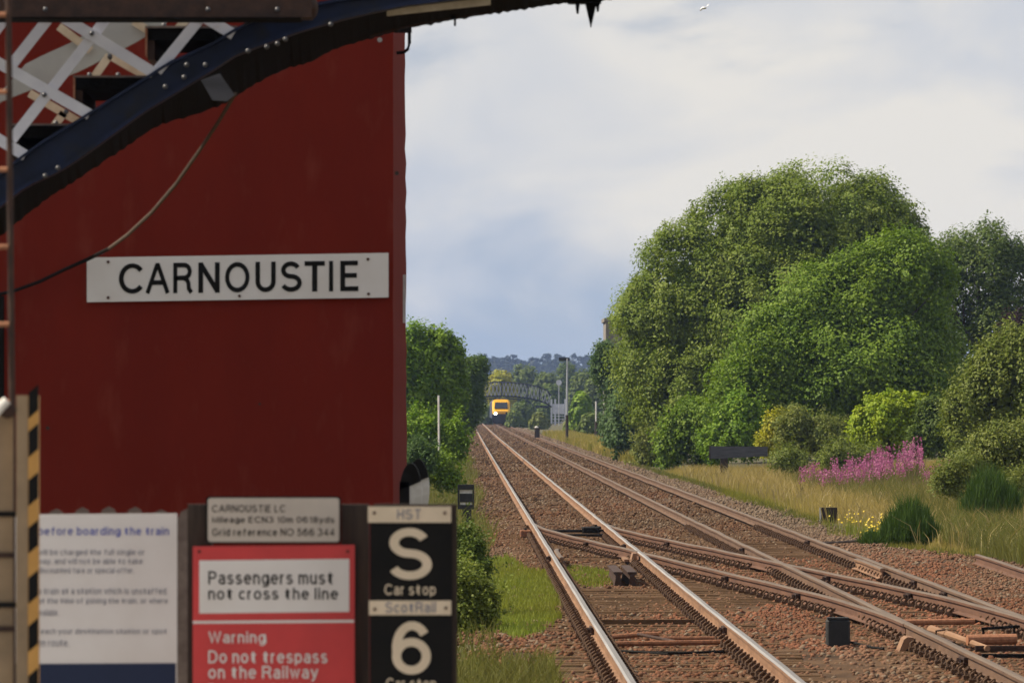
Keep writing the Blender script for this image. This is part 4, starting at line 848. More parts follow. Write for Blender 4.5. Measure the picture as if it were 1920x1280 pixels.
YW = 24.0
wp = thing('warning_sign', 'red and white warning board telling passengers not to cross the line', 'sign', (PX(512, 0, YW).x, YW, 0.9))
for x0, x1, y0 in ((352, 398, 945), (640, 692, 945)):
    MB().slab(pbox(x0, y0, x1, 1466, YW + 0.05, 0), 0.09).build('post', M['dark_wood'], wp)
MB().slab(pbox(362, 1024, 665, 1400, YW, 0, 3 / 500), 0.012).build('board', M['sign_red'], wp)
MB().slab(pbox(374, 1050, 655, 1149, YW - 0.003, 0, 3 / 500), 0.002).build('white_panel', M['white_sign'], wp)
MB().slab(pbox(362, 1163, 664, 1168, YW - 0.003, 0, 2 / 500), 0.002).build('white_line', M['white_sign'], wp)
text('Passengers must', 'lettering', (391, 1070, 624, 1100), YW - 0.005, M['black'], wp, weight=0.155)
text('not cross the line', 'lettering', (391, 1101, 634, 1123), YW - 0.005, M['black'], wp, weight=0.155)
text('Warning', 'lettering', (391, 1181, 500, 1209), YW - 0.005, M['white_sign'], wp, weight=0.155)
text('Do not trespass', 'lettering', (391, 1218, 614, 1246), YW - 0.005, M['white_sign'], wp, weight=0.155)
text('on the Railway', 'lettering', (391, 1247, 597, 1276), YW - 0.005, M['white_sign'], wp, weight=0.155)
text('Penalty £1000', 'lettering', (391, 1279, 588, 1306), YW - 0.005, M['white_sign'], wp, weight=0.155)
for x in (374, 652): c = PX(x, 1033, YW); MB().disc((c.x, YW - 0.005, c.z), 0.006, 0.006, 8).build('screw', M['screw'], wp)

lc = thing('location_sign', 'small pale grey level crossing location plate above the red warning board', 'sign', (PX(512, 0, YW).x, YW - 0.01, PX(0, 1016, YW).z))
def rounded(x0, y0, x1, y1, Y, r):
    p = []
    for cx, cy, a in ((x1 - r, y1 - r, 0), (x0 + r, y1 - r, 90), (x0 + r, y0 + r, 180), (x1 - r, y0 + r, 270)):
        for k in range(4): q = R(a + 30 * k); p.append(PX(cx + r * math.cos(q), cy + r * math.sin(q), Y))
    return p[::-1]
MB().slab(rounded(386, 930, 639, 1018, YW - 0.010, 6), 0.014).build('rim', M['black'], lc)
MB().slab(rounded(390, 933, 636, 1015, YW - 0.013, 5), 0.0025).build('plate', M['grey_sign'], lc)
text('CARNOUSTIE LC', 'lettering', (398, 946, 535, 960), YW - 0.015, M['black'], lc, weight=0.15)
text('Mileage ECN3 10m 0618yds', 'lettering', (398, 967, 627, 982), YW - 0.015, M['black'], lc, weight=0.15)
text('Grid reference NO 566 344', 'lettering', (398, 989, 627, 1004), YW - 0.015, M['black'], lc, weight=0.15)

YT = 23.6
cs = thing('car_stop_sign', 'tall black car stop board with cream S and 6', 'sign', (PX(770, 0, YT).x, YT, 0.9))
MB().slab(pbox(694, 952, 848, 1400, YT, 0), 0.012).build('board', M['black'], cs)
MB().slab(pbox(690, 949, 846, 979, YT - 0.004, 0), 0.003).build('header_plate', M['cream'], cs)
MB().slab(pbox(692, 1125, 846, 1152, YT - 0.004, 0), 0.003).build('header_plate', M['cream'], cs)
text('HST', 'lettering', (745, 954, 789, 973), YT - 0.006, M['grey_print'], cs, weight=0.15)
text('ScotRail', 'lettering', (723, 1128, 817, 1148), YT - 0.006, M['grey_print'], cs, weight=0.15)
text('S', 'numeral', (730, 989, 810, 1086), YT - 0.003, M['cream'], cs, weight=0.19)
text('Car stop', 'lettering', (721, 1094, 817, 1118), YT - 0.003, M['cream'], cs, weight=0.15)
text('6', 'numeral', (735, 1164, 808, 1263), YT - 0.003, M['cream'], cs, weight=0.19)
text('Car stop', 'lettering', (724, 1270, 818, 1294), YT - 0.003, M['cream'], cs, weight=0.15)
for x, y in ((702, 961), (834, 961), (703, 1141), (836, 1139)): c = PX(x, y, YT); MB().disc((c.x, YT - 0.009, c.z), 0.006, 0.005, 8).build('screw', M['screw'], cs)
a = PX(690, 940, YT + 0.02); c = PX(857, 0, YT + 0.02); MB().bbox((a.x + 0.02, YT + 0.013, 0.9), (c.x, YT + 0.11, PX(0, 945, YT).z)).build('post', M['dark_wood'], cs)

# ------------------------------------------------------------------ ground signal, posts, boards
YD = 137.0; sD = F / YD
gs = thing('ground_signal', 'black ground signal with two pale openings left of the polished rails', 'ground signal', (PX(873, 0, YD).x, YD, -0.25))
MB().slab(pbox(858, 946, 889, 954, YD, 0), 0.25).build('case', M['black_matt'], gs)
MB().slab(pbox(858, 908, 889, 917.5, YD, 0), 0.25).build('hood', M['black_matt'], gs)
MB().slab(pbox(858, 918, 861.5, 945.5, YD, 0), 0.25).build('side_plate', M['black_matt'], gs); MB().slab(pbox(886, 918, 889, 945.5, YD, 0), 0.25).build('side_plate', M['black_matt'], gs)
MB().slab(pbox(861.8, 925, 885.7, 941, YD + 0.02, 0), 0.20).build('lamp_case', M['black_matt'], gs)
MB().slab(pbox(862, 917.8, 885.6, 924.6, YD + 0.05, 0), 0.06).build('lens_plate', M['white_post'], gs); MB().slab(pbox(863, 941.4, 873, 945.6, YD + 0.05, 0), 0.06).build('lens_plate', M['white_post'], gs); MB().slab(pbox(875, 941.4, 885, 945.6, YD + 0.05, 0), 0.06).build('lens_plate', M['white_post'], gs)
MB().slab(pbox(867, 954.3, 884, 992, YD + 0.03, 0), 0.18).build('post', M['black_matt'], gs)

o = MB().tube([PX(824, 915, 200), PX(823, 822, 200), PX(822.5, 741, 200)], 0.032, 8).build('white_pole', M['white_post'], loc=PX(824, 912, 200)); tag(o, 'slender white pole in the greenery left of the tracks', 'pole')

YO = 240.0
bd = thing('old_board', 'weathered dark grey board on a stumpy post by the tall dry grass', 'board', (PX(1357, 0, YO).x, YO, -0.27))
a = PX(1332, 860, YO); c = PX(1440, 837, YO)
MB().slab([a, (c.x, YO + 0.25, PX(0, 855, YO).z), c + Vector((0, 0.25, 0)), (a.x, YO, PX(0, 836, YO).z)], 0.06).build('board', M['old_grey'], bd)
MB().bbox((a.x - 0.045, YO - 0.02, a.z - 0.04), (a.x - 0.002, YO + 0.1, PX(0, 835, YO).z)).build('end_plate', M['dark_wood'], bd)
MB().bbox((PX(1351, 0, YO).x, YO + 0.07, -0.3), (PX(1365, 0, YO).x, YO + 0.30, PX(0, 858, YO).z)).build('post', M['dark_wood'], bd)
YU = 145.0
sp_ = thing('stump_post', 'square weathered timber stump between right track and dry grass', 'post', (PX(1553, 0, YU).x, YU, -0.3))
MB().slab(pbox(1538, 951, 1570, 982, YU, 0), 0.3).build('post', M['dark_wood'], sp_); MB().slab(pbox(1536.5, 951, 1540, 980, YU - 0.01, 0), 0.009).build('pale_edge', M['white_post'], sp_)
o = MB().tube([(6.33, 118, -0.19), (6.6, 119, -0.185), (7.0, 119.4, -0.18), (7.5, 120.6, -0.175), (7.9, 121.8, -0.18)], 0.025, 6).build('bond_wire', M['picket'], loc=(6.9, 124, -0.2)); tag(o, 'pale wire across the ballast from right rail to timber stump', 'cable')

YA = 480.0
lp = thing('lamp_post', 'grey lamp post with arm towards the track beyond the hedge', 'lamp post', (PX(1063, 0, YA).x, YA, -0.27))
MB().tube([PX(1063, 826, YA), PX(1063, 778, YA)], 0.11, 10).build('base', M['dark_wood'], lp)
MB().tube([PX(1063, 777.6, YA), PX(1063.5, 672, YA)], 0.085, 10, 0, 0.06).build('pole', M['galv'], lp)
MB().bbox(PX(1048, 676.5, YA), PX(1068, 670, YA) + Vector((0, 0.25, 0))).build('lamp_head', M['black_matt'], lp)
YQ = 520.0
mk = thing('marker_post', 'post with white top and dark foot by the hedge right of the tracks', 'post', (PX(1118, 0, YQ).x, YQ, -0.27))
MB().tube([PX(1118, 821, YQ), PX(1118, 790, YQ)], 0.13, 8).build('foot', M['dark_wood'], mk); MB().tube([PX(1117.5, 789.6, YQ), PX(1117.5, 752, YQ)], 0.06, 8).build('upper_post', M['white_post'], mk)
mk = thing('marker_post', 'short dark stump with pale top right beside the right track', 'post', (PX(1007, 0, YQ).x, YQ, -0.27))
MB().rbox(PX(1007, 811, YQ), (0.42, 0.3, 0.80), 0.06).build('foot', M['dark_wood'], mk); MB().ball(PX(1006, 801, YQ), (0.17, 0.15, 0.10), 10, 6).build('cap', M['white_post'], mk, smooth=True)

# stone house behind the hedge
YH = 430.0
hs = thing('stone_house', 'grey stone house corner showing above the hedge trees', 'building', (PX(1180, 0, YH).x + 2, YH + 4, -0.3))
a = PX(1136, 0, YH).x; zt = PX(0, 603, YH).z
MB().bbox((a, YH, -0.3), (a + 7, YH + 8, zt)).build('wall', M['stone_wall'], hs)
MB().bbox((a - 0.12, YH - 0.12, zt + 0.002), (a + 7.1, YH + 8.1, zt + 0.25)).build('parapet', M['stone_wall'], hs)
MB().bbox((a + 3, YH + 2, zt + 0.252), (a + 4.2, YH + 3, zt + 1.0)).build('chimney', M['stone_wall'], hs)
for k in (1.2, 4.4): MB().bbox((a + k, YH - 0.03, 4.6), (a + k + 1.0, YH - 0.002, 6.4)).build('window', M['dark_glass'], hs)

# ------------------------------------------------------------------ far footbridge
YF = 990.0
ff = thing('far_footbridge', 'distant arched lattice footbridge spanning the line above the train', 'footbridge', (PX(945, 0, YF).x, YF, -0.3))
TC = [(857, 741), (866, 732), (880, 725), (900, 720), (920, 717), (941, 716), (965, 717.5), (990, 720.5), (1010, 725), (1026, 732), (1034, 742)]
BC = [(857, 757), (866, 752), (880, 747.5), (900, 744.5), (920, 742.5), (941, 742), (965, 743), (990, 746), (1010, 750), (1026, 757), (1034, 763)]
for dy in (0.0, 2.0):
    for PTS, r in ((TC, 0.13), (BC, 0.14)):
        MB().tube([PX(x, y, YF) + Vector((0, dy, 0)) for x, y in PTS], r, 6).build('chord', M['bridge_iron'], ff)
    xs_ = np.linspace(858, 1033, 26); tz = np.interp(xs_, *zip(*TC)); bz = np.interp(xs_, *zip(*BC))
    b = MB()
    for i in range(25):
        b.tube([PX(xs_[i], tz[i], YF) + Vector((0, dy + 0.06, 0)), PX(xs_[i + 1], bz[i + 1], YF) + Vector((0, dy + 0.06, 0))], 0.075, 4)
        b.tube([PX(xs_[i], bz[i], YF) + Vector((0, dy - 0.06, 0)), PX(xs_[i + 1], tz[i + 1], YF) + Vector((0, dy - 0.06, 0))], 0.075, 4)
    b.build('lattice', M['bridge_pale'], ff)
    for x in (893, 941, 990, 1012): MB().bbox(PX(x - 1, np.interp(x, *zip(*BC)), YF) + Vector((0, dy - 0.12, 0)), PX(x + 1, np.interp(x, *zip(*TC)), YF) + Vector((0, dy + 0.12, 0))).build('upright', M['bridge_iron'], ff)
up = [PX(x, y - 1.5, YF) + Vector((0, 0.1, 0)) for x, y in BC]; lo = [PX(x, y + 0.5, YF) + Vector((0, 0.1, 0)) for x, y in BC]
MB().strip(up, lo, 1.8).build('deck', M['bridge_iron'], ff)
arcp = [(880, 752), (905, 748), (941, 746), (970, 748), (990, 752), (1000, 760), (1006, 771)]
MB().tube([PX(x, y, YF) for x, y in arcp], 0.09, 6).build('arch_rib', M['bridge_iron'], ff)
MB().bbox(PX(1004, 764.5, YF), PX(1030, 760, YF) + Vector((0, 2, 0))).build('landing', M['bridge_iron'], ff)
for x in (1034, 1041, 1060, 850): MB().bbox(PX(x - 1.6, 799, YF), PX(x + 1.6, 748, YF) + Vector((0, 0.4, 0))).build('tower_post', M['far_white'], ff)
MB().bbox(PX(1036.2, 776, YF) + Vector((0, 0.1, 0)), PX(1058, 757, YF) + Vector((0, 0.3, 0))).build('stair_panel', M['far_white'], ff)
for y in (779, 785, 791): MB().bbox(PX(1036.2, y + 1.2, YF) + Vector((0, 0.1, 0)), PX(1058, y, YF) + Vector((0, 0.25, 0))).build('stair_rail', M['far_white'], ff)
rs = thing('round_sign', 'round white sign on a thin pole beside the far footbridge', 'sign', (PX(1048, 0, 960).x, 960, -0.3))
c = PX(1048, 717, 960); MB().disc((c.x, 960, c.z), 0.42, 0.06, 16).build('disc', M['far_white'], rs); MB().tube([(c.x, 960.1, -0.3), (c.x, 960.1, c.z - 0.2)], 0.07, 6).build('pole', M['galv'], rs)

# ------------------------------------------------------------------ train
YTn = 972.0; xt = 5.53 + xo(YTn); st_ = F / YTn
tr = thing('train', 'oncoming express train with yellow front and lit headlight under the far footbridge', 'train', (xt, YTn, 0))
def loft(name, secs, mat, mats=None):
    b = MB(); n = len(secs[0][1]); vs = []
    for y, pr in secs: vs += [(xt + p[0], YTn + y, p[1]) for p in pr]
    fs = [tuple(range(n)), tuple(range((len(secs) - 1) * n + n - 1, (len(secs) - 1) * n - 1, -1))]
    for i in range(len(secs) - 1):
        for j in range(n): fs.append((i * n + j, (i + 1) * n + j, (i + 1) * n + (j + 1) % n, i * n + (j + 1) % n))
    b.add(vs, fs); return b.build(name, M[mat], tr)
def sect(w, z0, z1, r=0.35): return [(-w, z0), (w, z0), (w, z1 - r), (w - r * 0.6, z1 - r * 0.25), (w - r * 1.6, z1), (-w + r * 1.6, z1), (-w + r * 0.6, z1 - r * 0.25), (-w, z1 - r)]
loft('nose', [(0.0, sect(1.10, 1.62, 2.05, 0.15)), (0.35, sect(1.28, 1.60, 2.25, 0.2)), (0.9, sect(1.34, 1.60, 2.85, 0.3)), (1.7, sect(1.36, 1.60, 3.80, 0.4))], 'train_yellow')
loft('body', [(1.72, sect(1.37, 0.95, 3.80, 0.45)), (18, sect(1.37, 0.95, 3.80, 0.45))], 'train_blue')
b = MB(); W_ = [(-1.02, 0.34, 2.42), (1.02, 0.34, 2.42), (0.92, 1.14, 3.36), (-0.92, 1.14, 3.36)]; b.add([(xt + x, YTn + y, z) for x, y, z in W_] + [(xt + x, YTn + y + 0.25, z) for x, y, z in W_], [(0, 1, 2, 3), (7, 6, 5, 4), (0, 4, 5, 1), (1, 5, 6, 2), (2, 6, 7, 3), (3, 7, 4, 0)]); b.build('windscreen', M['dark_glass'], tr)
MB().bbox((xt - 1.27, YTn + 0.05, 0.25), (xt + 1.27, YTn + 1.7, 1.595)).build('valance', M['train_black'], tr)
MB().bbox((xt - 1.05, YTn + 1.52, 0.05), (xt + 1.05, YTn + 17.5, 0.94)).build('underframe', M['train_black'], tr)
for dx in (-0.85, 0.85):
    c = (xt + dx, YTn - 0.05, 1.66); MB().disc(c, 0.22, 0.08, 14).build('headlight', M['headlight'] if dx < 0 else M['dark_glass'], tr)
    MB().tube([(xt + dx, YTn + 0.1, 0.8), (xt + dx, YTn - 0.25, 0.8)], 0.17, 10).build('buffer', M['train_black'], tr)
for k in range(3):
    y0 = 19 + k * 23.0; b = MB(); loft('coach', [(y0, sect(1.37, 0.95, 3.80, 0.45)), (y0 + 22, sect(1.37, 0.95, 3.80, 0.45))], 'train_blue')
MB().bbox((xt - 0.7, YTn + 1.73, 3.802), (xt + 0.7, YTn + 17.5, 3.86)).build('roof', M['train_roof'], tr)

# ------------------------------------------------------------------ trees and bushes
def T(name, label, cat, Y, lobes, n, leaf, mat, group=None, trunk=None, depth=0.85, **k):
    L = px_lobes(Y, lobes, depth); g = -0.27
    tk = None if trunk is None else (PX(trunk[0], 0, Y).x, trunk[1])
    return plant(name, label, cat, L, n, leaf, mat, group, tk, ground=g, bark=M['bark'], **k)
HG = 'trees of the clump right of the tracks'
T('broadleaf_tree', 'largest dome crowned tree right of the tracks', 'tree', 300, [(1530, 490, 205, 186), (1625, 480, 118, 150, 1), (1400, 515, 150, 178), (1300, 590, 130, 178, -1), (1240, 670, 92, 160, -1.5), (1200, 650, 56, 125, 0), (1450, 640, 215, 190, -1.5), (1340, 740, 150, 125, -2.5), (1690, 520, 60, 110, 1)], 190000, 0.145, L_dome, HG, (1480, 0.40), clump=0.75, per=100, rough=0.04, fill=0.05, lumps=130, shoots=500)
T('broadleaf_tree', 'brighter green tree standing in front of the big dome tree', 'tree', 262, [(1695, 535, 95, 98, 0.8), (1605, 575, 88, 100, 0.3), (1520, 605, 88, 105), (1445, 680, 82, 100, -0.4), (1400, 765, 82, 90, -0.8), (1610, 700, 165, 130), (1752, 640, 50, 115, 0.8), (1500, 780, 120, 80, 0), (1650, 770, 130, 90, 0)], 108000, 0.145, L_front, HG, (1610, 0.3), clump=0.85, per=110, rough=0.09, fill=0.05, lumps=56, shoots=400)
T('broadleaf_tree', 'dark loose tree with sky showing through at the right edge', 'tree', 330, [(1830, 510, 95, 95), (1765, 560, 60, 120), (1905, 520, 48, 72), (1860, 620, 100, 85), (1930, 600, 60, 90)], 40000, 0.16, L_dark, HG, (1850, 0.3), clump=0.85, per=60, rough=0.16, fill=0.015, lumps=14, shoots=150)
T('copper_beech', 'small dark purple leaved tree at the right edge', 'tree', 305, [(1908, 640, 36, 70), (1935, 660, 40, 70)], 6000, 0.18, L_copper, HG, (1910, 0.2), per=40)
T('column_tree', 'ivy dark upright tree at the left end of the clump', 'tree', 318, [(1185, 760, 40, 95), (1165, 800, 28, 65, -1), (1205, 800, 40, 70, -1)], 17000, 0.17, L_bluish, HG, (1185, 0.2), clump=0.5, per=45, rough=0.1, lumps=14, shoots=120)
T('column_tree', 'tall narrow dark tree overhanging the line at the left end of the clump', 'tree', 345, [(1142, 700, 27, 62), (1128, 690, 18, 45), (1150, 780, 26, 70)], 12000, 0.18, L_bluish, HG, (1150, 0.18), clump=0.5, per=45, rough=0.12, lumps=14, shoots=120)
T('right_bush', 'large light green bush with upright shoots at the right edge', 'bush', 190, [(1885, 740, 80, 110), (1822, 765, 50, 88), (1905, 680, 30, 75), (1840, 720, 26, 55), (1930, 730, 60, 120), (1790, 800, 26, 50, -0.4)], 34000, 0.105, L_mixed, 'bushes right of the tracks', (1870, 0.08), clump=0.34, per=40, rough=0.2, lumps=14, shoots=260, reach=1.8)
T('lime_bush', 'rounded lime green bush behind the pink flowers', 'bush', 228, [(1660, 796, 66, 60), (1705, 785, 48, 50), (1625, 815, 36, 36)], 13000, 0.13, L_lime, 'bushes right of the tracks', (1670, 0.06), clump=0.30, per=45, rough=0.07, lumps=22, shoots=60)
T('dark_bush', 'dark green bush beside the lime bush', 'bush', 226, [(1752, 800, 34, 50), (1730, 830, 30, 35), (1775, 830, 25, 40)], 7000, 0.12, L_dark, 'bushes right of the tracks', None, clump=0.35, per=40, rough=0.12, lumps=14, shoots=120)
T('olive_bush', 'olive green twiggy bush left of the lime bush', 'bush', 236, [(1515, 825, 62, 48), (1565, 832, 38, 38), (1490, 800, 40, 35)], 12000, 0.10, L_olive, 'bushes right of the tracks', None, clump=0.35, per=40, rough=0.14, lumps=14, shoots=120, reach=1.8)
T('yellow_bush', 'small yellow green bush at the end of the old grey board', 'bush', 250, [(1455, 812, 28, 38), (1440, 835, 22, 28), (1485, 795, 22, 24)], 5000, 0.12, L_yell, 'bushes right of the tracks', None, clump=0.35, per=40, rough=0.12, lumps=14, shoots=120)
T('hedge_bush', 'bright leafy bush behind the old grey board', 'bush', 258, [(1385, 795, 42, 58), (1350, 830, 36, 40), (1405, 830, 34, 40)], 8000, 0.14, L_left, 'bushes right of the tracks', None, clump=0.4, per=40, rough=0.12, lumps=14, shoots=120, reach=1.8)
T('hedge_bush', 'mid green bush left of the old grey board', 'bush', 268, [(1300, 810, 56, 62), (1258, 845, 36, 45), (1320, 860, 40, 36)], 11000, 0.15, L_front, 'bushes right of the tracks', None, clump=0.45, per=40, rough=0.12, lumps=14, shoots=120, reach=1.8)
T('hedge_bush', 'low bramble bush at the foot of the upright ivy tree', 'bush', 285, [(1215, 845, 30, 34), (1245, 868, 34, 26)], 5000, 0.14, L_olive, 'bushes right of the tracks', None, clump=0.4, per=40, rough=0.14, lumps=14, shoots=120, reach=1.8)
T('bramble', 'low pale scrub at the right edge below the large bush', 'bush', 150, [(1880, 850, 70, 62), (1920, 870, 50, 80), (1820, 880, 46, 44)], 12000, 0.075, L_olive, 'bushes right of the tracks', None, clump=0.3, per=40, rough=0.16, lumps=14, shoots=120, reach=1.8)
T('dark_hedge', 'dark hedge mass behind the lime bush and the large right hand bush', 'hedge', 295, [(1790, 740, 60, 110), (1740, 780, 60, 90), (1850, 770, 60, 100), (1690, 800, 60, 80)], 30000, 0.16, L_dark, None, None, clump=0.6, per=60, lumps=16, shoots=120)
T('bramble', 'tangled low bramble between the olive bush and the pink flowers', 'bush', 222, [(1570, 862, 50, 26), (1620, 858, 40, 24), (1480, 866, 46, 22)], 9000, 0.085, L_mixed, 'bushes right of the tracks', None, clump=0.3, per=40, rough=0.18, lumps=12, shoots=150, reach=1.8)
T('bramble', 'scrubby undergrowth at the right edge between the two broom bushes', 'bush', 142, [(1900, 930, 36, 40), (1780, 905, 34, 26), (1810, 880, 40, 30)], 9000, 0.06, L_olive, 'bushes right of the tracks', None, clump=0.25, per=40, rough=0.2, lumps=12, shoots=200, reach=1.8)
LG = 'trees left of the tracks'
T('left_tree', 'bright sycamore like tree beside the red building', 'tree', 300, [(782, 665, 48, 66), (826, 685, 40, 66), (770, 725, 60, 78), (838, 745, 38, 58), (790, 785, 50, 45), (720, 690, 60, 80)], 44000, 0.16, L_left, LG, (790, 0.25), clump=0.6, per=70, rough=0.16, lumps=20, shoots=250)
T('left_tree', 'tree with shade put into its leaf colour overhanging the left track before the far footbridge', 'tree', 420, [(870, 735, 34, 66), (893, 702, 21, 38), (882, 765, 22, 46), (852, 715, 28, 56), (862, 785, 30, 30)], 36000, 0.17, L_left_shade, LG, (862, 0.25), clump=0.6, per=70, rough=0.14, lumps=20, shoots=200)
LB = 'bushes left of the tracks'
T('verge_bush', 'pale sprouting bush at the foot of the bright left tree', 'bush', 240, [(790, 810, 36, 34), (770, 835, 30, 30)], 5000, 0.13, L_left, LB, None, clump=0.4, per=40, rough=0.15, lumps=14, shoots=160, reach=1.9)
T('verge_bush', 'leafy green bush right of the slender white pole', 'bush', 240, [(845, 822, 26, 34), (832, 850, 28, 26), (860, 845, 18, 22)], 5000, 0.12, L_left, LB, None, clump=0.35, per=40, rough=0.15, lumps=14, shoots=160, reach=1.9)
T('verge_bush', 'dark low bush behind the two black and white hoods', 'bush', 170, [(800, 885, 36, 30), (840, 900, 28, 20)], 5000, 0.10, L_front, LB, None, clump=0.3, per=40, rough=0.15, lumps=14, shoots=160, reach=1.9)
T('verge_bush', 'grey green sprig bush at the corner of the red building', 'bush', 160, [(778, 865, 22, 26), (800, 868, 16, 20)], 2500, 0.09, L_bluish, LB, None, clump=0.25, per=35, rough=0.15, lumps=14, shoots=160, reach=1.9)
T('gorse_bush', 'dark spiky bush right beside the car stop sign', 'bush', 78, [(872, 1070, 34, 62), (892, 1055, 22, 42), (865, 1020, 22, 28)], 9000, 0.045, L_dark, LB, None, clump=0.13, per=40, rough=0.2, lumps=14, shoots=260, reach=2.4)
T('gorse_bush', 'rough green bush at lower middle beside the car stop sign', 'bush', 73, [(875, 1150, 46, 48), (900, 1130, 30, 44), (850, 1130, 40, 60)], 11000, 0.045, L_mixed, LB, None, clump=0.14, per=40, rough=0.2, lumps=14, shoots=260, reach=2.4)
FG = 'trees beyond the far footbridge'
for (px, py, rx, ry, Y, mt, lb) in ((940, 718, 25, 28, 1120, L_yell, 'yellow green rounded tree beyond the left part of the far footbridge'), (905, 730, 24, 30, 1150, L_far, 'green tree beyond the far footbridge beside the left tree'), (985, 712, 30, 32, 1250, L_far, 'green tree beyond the middle of the far footbridge'), (1022, 722, 24, 26, 1200, L_far, 'small green tree beyond the right end of the far footbridge'), (1062, 712, 28, 38, 1230, L_dark, 'dark tree behind the lamp post'), (1095, 725, 24, 36, 1050, L_far, 'green tree right of the lamp post'), (1035, 745, 24, 26, 1080, L_dark, 'dark bushy tree behind the white stair of the far footbridge'), (963, 735, 28, 28, 1300, L_far, 'low green tree seen through the lattice of the far footbridge'), (1125, 735, 30, 40, 900, L_far, 'green tree half hidden by the narrow dark tree')):
    s = F / Y
    T('far_tree', lb, 'tree', Y, [(px, py, rx, ry), (px - rx * 0.6, py + ry * 0.6, rx * 0.75, ry * 0.8), (px + rx * 0.6, py + ry * 0.7, rx * 0.75, ry * 0.8), (px, py + ry * 1.2, rx, ry * 0.9)], 6000, 0.55, mt, FG, (px, 0.25), clump=0.9, per=30, rough=0.1, fill=0.02)
BG = 'bushes near the far footbridge'
for (px, py, rx, ry, Y, mt, lb) in ((980, 775, 24, 26, 900, L_dark, 'dark olive bush right of the train'), (965, 785, 14, 16, 860, L_far, 'grey green bush touching the right side of the train'), (1012, 787, 16, 14, 820, L_olive, 'light olive bush under the end of the far footbridge'), (1090, 765, 20, 34, 640, L_left, 'bright bush right of the lamp post'), (1105, 795, 16, 24, 560, L_far, 'green bush behind the white topped post'), (1072, 790, 10, 16, 700, L_olive, 'pale flowering bush just right of the lamp post'), (915, 778, 14, 22, 1060, L_dark, 'shady bank bush left of the train'), (1020, 775, 14, 18, 1020, L_dark, 'dark bush behind the white stair')):
    T('far_bush', lb, 'bush', Y, [(px, py, rx, ry), (px - rx * 0.5, py + ry * 0.5, rx * 0.8, ry * 0.7), (px + rx * 0.5, py + ry * 0.5, rx * 0.8, ry * 0.7)], 3500, 0.42, mt, BG, None, clump=0.6, per=30, rough=0.1)

# ------------------------------------------------------------------ grasses and flowers
def gpts(n, x0, x1, y0, y1, fn=None, power=1.0):
    Y = y0 + (y1 - y0) * rng.random(n) ** power; X = rng.uniform(x0, x1, n) if not callable(x0) else x0(Y) + rng.random(n) * (x1(Y) - x0(Y))
    P = np.stack([X + xo(Y), Y, np.zeros(n)], 1); P[:, 2] = gz(X, Y) - 0.02
    if fn is not None: P = P[fn(P)]
    return P
def stuff(name, me, label): o = bpy.data.objects.new(name, me); link(o); return tag(o, label, kind='stuff')
def clear_view(P):     # trampled strip before the timber stump and the old board
    return ~((np.abs(P[:, 0] - 8.2) < 0.55) & (P[:, 1] > 118) & (P[:, 1] < 146) & (rng.random(len(P)) < 0.85))
P = gpts(170000, lambda Y: right_edge(Y) - 0.1 + 0.25 * np.sin(Y * 0.13) + 0.18 * np.sin(Y * 0.53) + rng.exponential(0.12, Y.shape), lambda Y: right_edge(Y) + np.clip((Y - 60) * 0.12, 4, 16), 101, 262, clear_view, power=1.2)
into = (P[:, 0] - right_edge(P[:, 1])) / 1.6 + 0.3 * vnoise(P[:, :2] * np.array([0.9, 0.08]), 12)
h = (0.18 + 0.40 * np.clip((P[:, 1] - 110) / 50, 0, 1) * np.clip(into, 0.25, 1) - 0.14 * np.clip((P[:, 1] - 190) / 50, 0, 1)) * rng.uniform(0.55, 1.15, len(P))
stuff('dry_grass', blades('dry_grass', P, h, 0.017, G_dry, simple=True, r2=np.clip(0.95 - into * 1.1, 0.08, 1)), 'tall straw coloured grass field right of the tracks')
P = gpts(9000, lambda Y: right_edge(Y) - 0.12, lambda Y: right_edge(Y) + 0.4, 101, 300, clear_view); stuff('green_edge_grass', blades('green_edge_grass', P, rng.uniform(0.08, 0.22, len(P)), 0.018, G_verge), 'greener grass along the edge of the ballast')
P = gpts(14000, lambda Y: 9.0 + 0 * Y, lambda Y: 12.5 + 0 * Y, 96, 135); W2 = gpts(16000, lambda Y: -1.6 + 0 * Y, lambda Y: 0.5 + 0.15 * np.sin(Y * 0.11), 92, 330, power=1.3); stuff('lineside_weeds', blades('lineside_weeds', W2, rng.gamma(2.2, 0.11, len(W2)).clip(0.06, 0.8), 0.024, G_verge, lean=0.7), 'untidy weeds along the left edge of the ballast')
W_ = gpts(22000, lambda Y: 10.2 + 0 * Y, lambda Y: 17.5 + 0 * Y, 132, 205); stuff('tall_weeds', blades('tall_weeds', W_, rng.uniform(0.45, 1.0, len(W_)), 0.022, G_verge, lean=0.5, simple=True), 'tall seeding weeds round the pink flowers')
P3 = gpts(5200, lambda Y: right_edge(Y) + 0.3, lambda Y: right_edge(Y) + 7.5, 104, 240); h3 = rng.uniform(0.35, 0.85, len(P3))
stuff('seed_heads', blades('seed_heads', P3, h3, 0.022, scatter_material('pale_seed_heads', (0.42, 0.33, 0.17), (0.30, 0.22, 0.10), (0.24, 0.20, 0.06), 0.3), lean=0.75), 'pale arching seed heads standing above the dry grass')
stuff('seed_grass', blades('seed_grass', P, rng.uniform(0.25, 0.75, len(P)), 0.018, G_verge, lean=0.6), 'arching seeding grasses round the broom bushes')
P = gpts(26000, lambda Y: -2.5 + 0 * Y, lambda Y: 0.25 + 0.15 * np.sin(Y * 0.11), 52, 330, power=1.4); stuff('verge_grass', blades('verge_grass', P, rng.uniform(0.08, 0.38, len(P)), 0.02, G_verge, lean=0.5, simple=True), 'rough grass and weeds on the verge left of the tracks')
